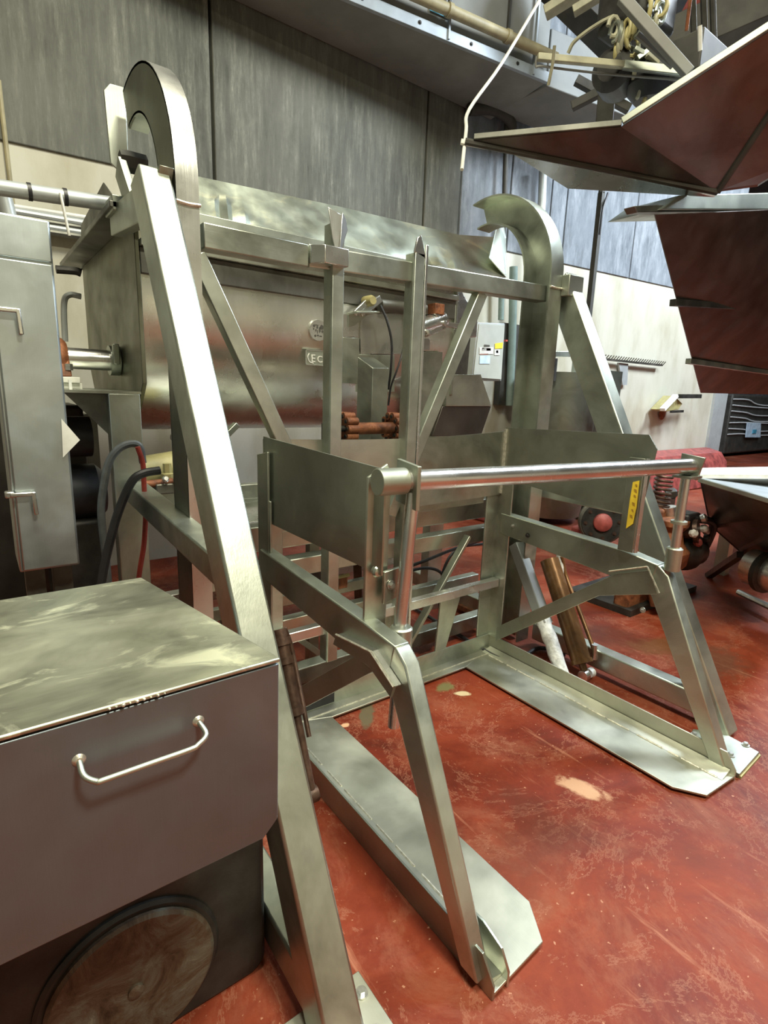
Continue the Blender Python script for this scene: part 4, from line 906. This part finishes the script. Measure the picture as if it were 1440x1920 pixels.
MB().prism([(XE - .1, WY - .05, 0), (XE + .45, WY - .05, 0), (XE + .45, WY - .05, at(1350, 742, y=WY).z + .6), (XE - .1, WY - .05, at(1350, 742, y=WY).z + .6)], (0, .5, 0)).build('wall_end_post', 'grey_pipe', None, kind='structure').name = 'trim_1'

# ------------------------------------------------------------------ floor level machinery at right
gd_ = thing('gear_disc', 'red hubbed round gear disc standing behind the cradle side', 'gear', at(1130, 1030, y=2.9))
c = at(1128, 978, y=2.9); r_ = .22
MB().lathe(c, (-.75, -.65, .1), [(-.03, r_), (.02, r_), (.03, r_ * .94)], 32).build('disc_rim', 'steel_dark', gd_)
MB().lathe(c + V((-.02, -.02, 0)), (-.75, -.65, .1), [(0, r_ * .88), (.015, r_ * .88)], 28).build('disc_face', 'grime', gd_)
MB().lathe(c + V((-.03, -.03, 0)), (-.75, -.65, .1), [(0, .09), (.03, .085), (.05, .05)], 20).build('hub', 'dirty_red', gd_)
for k in range(8):
    t = k * math.pi / 4; ax = V((-.75, -.65, .1)).normalized(); u = ax.orthogonal().normalized(); v_ = ax.cross(u)
    bolt(gd_, c + V((-.035, -.03, 0)) + (u * math.cos(t) + v_ * math.sin(t)) * .155, ax, .011, mat='old_iron')
MB().box((c.x - .06, c.y, 0), (c.x + .2, c.y + .3, c.z - .1)).build('stand', 'dirty_red', gd_, bevel=.02)
j = at(1225, 1130, z=0)
mt = thing('rusty_pump', 'rusty pump and gearmotor with spring standing right of cradle', 'pump', (4.0, 2.0, 0))
def jj(px, py, y=2.0): return at(px, py, y=y)
def blob_box(px0, py0, px1, py1, y, dep, mat, name, bev=.02):
    a = jj(px0, py0, y); b = jj(px1, py1, y); MB().box((min(a.x, b.x), y, min(a.z, b.z)), (max(a.x, b.x), y + dep, max(a.z, b.z))).build(name, mat, mt, bevel=bev)
blob_box(1200, 965, 1235, 1125, 1.95, .12, 'rust', 'pump_block')
blob_box(1180, 905, 1215, 930, 2.05, .1, 'dirty_red', 'motor_cap', .03)
blob_box(1190, 938, 1265, 960, 2.05, .1, 'steel_dark', 'motor_flange', .02)
MB().cyl(jj(1205, 1020, 2.2), jj(1262, 1010, 1.95), .16, n=24).build('gear_housing', 'grime', mt)
MB().lathe(jj(1268, 1018, 1.95), V((.9, -.3, -.1)), [(-.08, .13), (.05, .14), (.12, .12), (.2, .06)], 24).build('end_bell', 'steel', mt)
MB().cyl(jj(1222, 1060, 1.9), jj(1236, 1135, 1.8), .06, n=16).build('discharge_pipe', 'rust', mt)
MB().lathe(jj(1240, 1115, 1.8), (0, -1, 0), [(0, .07), (.04, .07)], 16).build('pipe_flange', 'rust', mt)
ax_ = jj(1252, 1050, 1.9)
MB().lathe((ax_.x, 1.92, 0.05), (0, 0, 1), [(0, .13), (.06, .14), (.10, .10), (.22, .09), (.30, .15), (.40, .16), (.46, .11), (.55, .09), (.60, .13), (.64, .13), (.66, .05)], 20).build('pump_casting', 'rust', mt, bevel=.004)
MB().lathe((ax_.x + .16, 1.88, 0.42), (1, -.2, 0), [(-.1, .10), (0, .15), (.05, .15), (.06, .12), (.16, .12), (.2, .07)], 20).build('volute', 'grime', mt)
MB().lathe((ax_.x + .10, 1.84, 0.60), (.3, -1, .2), [(-.1, .05), (.03, .06), (.05, .09), (.08, .09)], 14).build('port_flange', 'old_iron', mt)
MB().box((ax_.x + .02, 1.80, .62), (ax_.x + .22, 2.0, .74)).build('terminal_box', 'black', mt, bevel=.02)
MB().pipe([(ax_.x + .12, 1.82, .7), (ax_.x + .3, 1.75, .66), (ax_.x + .36, 1.78, .5), (ax_.x + .25, 1.8, .35)], .03, 10).build('cable_boot', 'black', mt)
for k, (dx, dz, mm) in enumerate(((.16, .70, 'zinc'), (.20, .62, 'white'), (.24, .60, 'zinc'), (.14, .52, 'dirty_red'), (.26, .54, 'grime'), (.05, .60, 'white'))):
    MB().lathe((ax_.x + dx, 1.78, dz), (random.uniform(-.5, .5), -1, random.uniform(0, .6)), [(0, .03), (.03, .034), (.045, .02)], 8).build('fitting', mm, mt, bevel=.003)
random.seed(11)
for i in range(18):
    px, py = random.uniform(1180, 1262), random.uniform(925, 1100); c = jj(px, py, 1.97); s_ = random.uniform(.02, .05)
    MB().lathe(c, (random.uniform(-1, 1), -1, random.uniform(-.5, .8)), [(-.06, s_), (.01, s_), (.03, s_ * .6)], random.choice((6, 10, 14))).build('casting_boss', random.choice(('rust', 'grime', 'steel_dark', 'dirty_red', 'rust')), mt, bevel=.004)
MB().cyl(jj(1255, 950, 1.95), jj(1258, 985, 1.93), .05, n=12).build('breather', 'zinc', mt)
# springs
sp = MB(); pts = []
s0, s1 = jj(1246, 888, 1.9), jj(1238, 950, 1.9)
for i in range(8 * 12 + 1):
    t = i / 96; a = i / 12 * 2 * math.pi; q = s0.lerp(s1, t); pts.append(q + V((math.cos(a) * .055, math.sin(a) * .055, 0)))
sp.path(pts, .009, 8); sp.build('coil_spring', 'old_iron', mt)
MB().box((3.72, 1.9, 0), (4.75, 2.45, .05)).build('skid_base', 'grime', mt)
# low hopper at far right
fh = thing('floor_hopper', 'low stainless floor hopper with white rim at right edge', 'hopper', (5.2, 2.2, 0))
HX = 4.3
r0, r1 = at(1308, 886, y=1.95), at(1500, 878, y=1.95); zr = r0.z
r2 = at(1330, 926, z=zr); r3 = at(1470, 955, z=zr)
nr, fr_ = r2, r3
A1, B1 = at(1306, 884, z=zr), at(1520, 877, z=zr); C1 = at(1320, 897, z=zr); D1 = at(1520, 962, z=zr)
MB().prism([at(1306, 884, z=zr), at(1306, 896, z=zr), at(1520, 897, z=zr), at(1520, 880, z=zr)], (0, 0, .03)).build('rim', 'white', fh, bevel=.006)
def fq(pts, name, mat, t=.006): return MB().sheet(pts, t).build(name, mat, fh)
p0 = at(1312, 900, z=zr - .01); p1 = at(1530, 965, z=zr - .01); b0 = at(1372, 1042, z=.40); b1 = at(1530, 1100, z=.30)
pm = at(1408, 1032, z=.42)
# outer near wall
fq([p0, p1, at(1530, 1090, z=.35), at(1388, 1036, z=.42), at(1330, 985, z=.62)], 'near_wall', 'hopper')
MB().bar(p0, p1, .03, .03).build('rim_edge', 'steel_dull', fh, bevel=.004)
fq([at(1312, 898, z=zr), at(1530, 963, z=zr), at(1530, 900, z=zr - .35), at(1400, 905, z=zr - .3)], 'inner_wall', 'galv_blue')
fq([at(1308, 897, z=zr), at(1530, 898, z=zr), at(1530, 930, z=zr - .25), at(1380, 918, z=zr - .2)], 'far_wall', 'white')
MB().cyl(at(1408, 1062, z=.42), at(1480, 1085, z=.42), .13, n=28).build('outlet_pipe', 'polished', fh)
MB().lathe(at(1432, 1072, z=.42), at(1480, 1088, z=.42) - at(1432, 1072, z=.42), [(0, .145), (.035, .145)], 28).build('pipe_clamp', 'grime', fh)
lp = at(1400, 1110, z=0); MB().box((lp.x + .3, lp.y + .3, 0), (lp.x + .4, lp.y + .4, .5)).build('leg', 'steel_dull', fh)
lp = at(1340, 1090, z=0); MB().bar(lp + V((.1, .1, 0)), at(1388, 1040, z=.42), .05, .05).build('leg', 'grime', fh)
MB().cyl(at(1385, 1110, z=.08), at(1500, 1165, z=.08), .025, n=10).build('floor_pipe', 'zinc', None, label='thin pipe lying on floor beneath the hopper outlet', cat='pipe')

# ------------------------------------------------------------------ overhead hopper
oh = thing('overhead_hopper', 'large hanging stainless hopper reflecting the red floor at upper right', 'hopper', (4.0, 2.0, 2.6))
T1 = at(872, 265, z=3.2); T2 = at(1165, 238, z=3.2); T3 = at(1500, 22, z=3.6); K = at(1345, 360, z=2.95); K2 = at(1500, 128, z=3.4)
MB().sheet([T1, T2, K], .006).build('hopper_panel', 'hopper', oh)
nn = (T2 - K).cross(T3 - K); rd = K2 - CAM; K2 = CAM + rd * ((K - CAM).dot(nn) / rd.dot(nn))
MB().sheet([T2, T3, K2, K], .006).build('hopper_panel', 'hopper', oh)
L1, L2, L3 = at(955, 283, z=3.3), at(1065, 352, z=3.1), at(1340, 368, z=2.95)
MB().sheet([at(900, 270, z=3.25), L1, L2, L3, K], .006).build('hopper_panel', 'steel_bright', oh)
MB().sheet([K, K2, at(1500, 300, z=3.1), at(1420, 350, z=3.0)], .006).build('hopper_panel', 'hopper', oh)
MB().pipe([T1, T1.lerp(K, .5), K], .022, 8).build('keel_seam', 'dark', oh)
MB().pipe([K, K.lerp(K2, .5), K2], .022, 8).build('keel_seam', 'dark', oh)
MB().bar(T2 + V((0, 0, .03)), T3 + V((0, 0, .03)), .03, .04).build('rim_angle', 'steel_dull', oh, bevel=.004)
MB().bar(T1 + (T2 - T1) * .06 + V((0, 0, .02)), T2 + V((0, 0, .02)), .03, .035).build('rim_angle', 'steel_dark', oh, bevel=.004)
MB().bar(T1 - (T2 - T1) * .03, T1 + (K - T1) * .2, .03, .03).build('tip_bar', 'white', oh, bevel=.004)
lh = thing('discharge_chute', 'hanging tapered steel chute with cross ribs at right edge', 'chute', (5.0, 2.2, 1.6))
cy_ = 2.2
pp_ = [at(1226, 402, y=1.95), at(1560, 388, y=1.95), at(1560, 742, y=2.9), at(1313, 736, y=2.9)]
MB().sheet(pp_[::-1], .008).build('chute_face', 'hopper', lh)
MB().prism([at(1190, 386, y=cy_ - .02), at(1560, 370, y=cy_ - .02), at(1560, 395, y=cy_ - .02), at(1196, 398, y=cy_ - .02)], (0, .08, 0)).build('cross_rib', 'steel_dark', lh, bevel=.005)
for (a, b2_) in (((1258, 565), (1500, 577)), ((1288, 676), (1500, 706))):
    def edge(p, q, py):
        lo, hi = 0.0, 1.0
        for _ in range(30):
            m_ = (lo + hi) / 2; c_ = C2W.transposed() @ (p.lerp(q, m_) - CAM); y_px = 960 + F * c_.y / c_.z
            lo, hi = (m_, hi) if y_px < py else (lo, m_)
        return p.lerp(q, lo)
    e0, e1 = edge(pp_[0], pp_[3], a[1]), edge(pp_[1], pp_[2], b2_[1] + 8)
    pn = (pp_[1] - pp_[0]).cross(pp_[3] - pp_[0]).normalized(); pn = pn if pn.dot(CAM - pp_[0]) > 0 else -pn
    MB().bar(e0 + pn * .03 - (e1 - e0) * .03, e1 + pn * .03, .05, .05).build('cross_rib', 'steel_dull' if a[1] > 600 else 'grime', lh, bevel=.004)
MB().prism([at(1240, 392, y=cy_ - .05), at(1275, 366, y=cy_ - .05), at(1560, 358, y=cy_ - .05), at(1560, 392, y=cy_ - .05)], (0, .4, 0)).build('chute_head', 'steel_dull', lh, bevel=.005)
# support wires and rods
MB().pipe([at(1012, 0, z=4.6), at(940, 120, z=4.0), at(880, 205, z=3.5), at(874, 245, z=3.3), at(866, 318, z=3.0)], .012, 8).build('hanger_rod', 'white', None, label='bent pale hanger rod running from ceiling to the hopper tip', cat='rod')

# ------------------------------------------------------------------ ceiling steelwork and hoist
def dist(px, py, d): 
    v = C2W @ V(((px - 720) / F, -(py - 960) / F, -1)); return CAM + v.normalized() * d
def beam(a, b, w_, h_, mat, lab, d1=5.0, d2=5.0, cat='beam', name='roof_beam'):
    MB().bar(dist(*a, d1), dist(*b, d2), w_, h_).build(name, mat, None, bevel=.005, label=lab, cat=cat)
beam((1008, 107), (1170, 122), .035, .04, 'tan', 'pale horizontal strut with hooked end over the hopper rim', 4.6, 4.8, 'strut', 'strut')
MB().pipe([dist(1006, 105, 4.6), dist(1005, 125, 4.6), dist(1015, 124, 4.6), dist(1060, 130, 4.7), dist(1150, 140, 4.8), dist(1280, 150, 4.8)], .007, 8).build('cable', 'galv', None, label='thin grey cable sagging below the pale strut', cat='cable')
MB().pipe([dist(1040, 85, 4.5), dist(1036, 120, 4.5), dist(1028, 160, 4.5)], .010, 8).build('drop_rod', 'tan', None, label='short pale drop rod crossing the strut end', cat='rod')
beam((1168, 122), (1280, 134), .035, .05, 'steel_dull', 'dull end length of the strut near the hoist', 4.8, 4.8, 'strut', 'strut')
beam((1165, -5), (1292, 138), .05, .06, 'galv', 'grey diagonal strut beside the chain hoist', 4.7, 4.6, 'strut', 'strut')
beam((1195, 65), (1262, 125), .03, .03, 'galv', 'thin diagonal rod left of grey strut', 4.7, 4.7, 'rod', 'strut')
beam((1022, 25), (1110, -30), .10, .06, 'tan', 'left of two pale lamp-like rails at top edge', 5.6, 5.6, 'rail', 'ceiling_rail')
beam((1075, 22), (1130, -12), .07, .05, 'tan', 'right of two pale lamp-like rails at top edge', 5.4, 5.4, 'rail', 'ceiling_rail')
beam((1040, -60), (1240, 140), .35, .3, 'dark', 'dark deep roof beam behind the hoist', 6.9, 6.9)
beam((1240, 110), (1470, 10), .5, .3, 'dark', 'dark roof beam rising to the right above the hopper', 6.5, 6.5)
beam((1140, 150), (1132, 245), .14, .10, 'dark', 'dark vertical hanger beyond the hoist', 6.2, 6.2)
beam((1072, 200), (1200, 135), .07, .07, 'dark', 'dark cross strut, one arm of the X bracing', 6.4, 6.4, 'strut', 'strut')
beam((1080, 150), (1180, 205), .07, .07, 'dark', 'dark cross strut, other arm of X bracing', 6.5, 6.5, 'strut', 'strut')
MB().pipe([dist(1065, 100, 5), dist(1080, 75, 5), dist(1130, 40, 5), dist(1190, 15, 5), dist(1250, -15, 5)], .012, 8).build('conduit', 'tan', None, label='curved pale conduit arching to top edge', cat='conduit')
ht = thing('chain_hoist', 'dark chain hoist with pale hooks and chain among the ceiling struts', 'hoist', dist(1195, 100, 5))
c = dist(1205, 95, 5.0)
MB().lathe(c + V((-.2, .1, -.12)), (1, .3, .1), [(0, .08), (.05, .13), (.22, .14), (.3, .1)], 20).build('hoist_drum', 'grime', ht)
MB().lathe(dist(1225, 140, 5) , (0, 0, -1), [(-.1, .16), (.08, .17), (.16, .1)], 18).build('chain_bag', 'black', ht)
MB().box(c + V((-.2, -.1, .1)), c + V((.2, .25, .45))).build('hoist_body', 'grime', ht, bevel=.04)
random.seed(5)
for (px, py) in ((1218, 60), (1226, 52), (1172, 92), (1180, 108), (1172, 124), (1186, 88), (1200, 60), (1232, 40), (1150, 50), (1153, 60), (1162, 63), (1165, 75), (1160, 85), (1155, 98), (1162, 108), (1175, 55), (1180, 70), (1188, 45), (1210, 35), (1205, 28), (1215, 20), (1195, 50), (1240, 12), (1238, 25), (1190, 130), (1198, 165), (1203, 185)):
    q = dist(px, py, 4.9); a = random.uniform(0, 3)
    pts = [q + V((math.cos(a) * math.cos(t) * .035, math.sin(a) * math.cos(t) * .035, math.sin(t) * .055)) for t in [k * math.pi / 5 for k in range(9)]]
    MB().path(pts, .014, 8).build('chain_link', random.choice(('yellow_pale', 'tan', 'steel_dull')), ht)
for k, (x0, y0, x1, y1, w_) in enumerate(((1195, 110, 1230, 85, .03), (1205, 125, 1245, 95, .03), (1215, 100, 1260, 140, .04), (1190, 90, 1240, 120, .025))):
    MB().bar(dist(x0, y0, 4.85), dist(x1, y1, 4.9), w_, w_).build('guide_bar', ('steel_dull', 'grime', 'tan', 'steel_dull')[k], ht, bevel=.003)
for k, (px, py) in enumerate(((1298, 10), (1318, 15), (1335, 10))):
    MB().pipe([dist(px, -30, 5.3), dist(px + 3, 60, 5.3), dist(px + 6, 120, 5.3)], .02, 8).build('hanging_cable', 'dark', None, label=('leftmost', 'middle', 'rightmost')[k] + ' of the three dark cables hanging by top right beam', cat='cable')
MB().pipe([dist(1312, 48, 4.6), dist(1313, 95, 4.6)], .012, 8).build('drop_rod', 'white', None, label='short white drop rod above the grey ceiling box', cat='rod')
q = dist(1310, 118, 5.0); MB().box(q + V((-.18, -.1, -.12)), q + V((.18, .2, .1))).build('junction_box', 'dark', None, bevel=.01, label='grey junction box behind the upper hopper rim', cat='box')
MB().pipe([dist(1295, -5, 4.6), dist(1287, 58, 4.6)], .01, 8).build('drop_rod', 'rust', None, label='thin rusty drop rod left of the hanging cables', cat='rod')
MB().sheet([dist(1250, 75, 7), dist(1300, -20, 7), dist(1360, -20, 7), dist(1310, 50, 7)], .05).build('roof_panel', 'dirty_red', None, label='brownish roof panel between the dark beams', cat='panel')
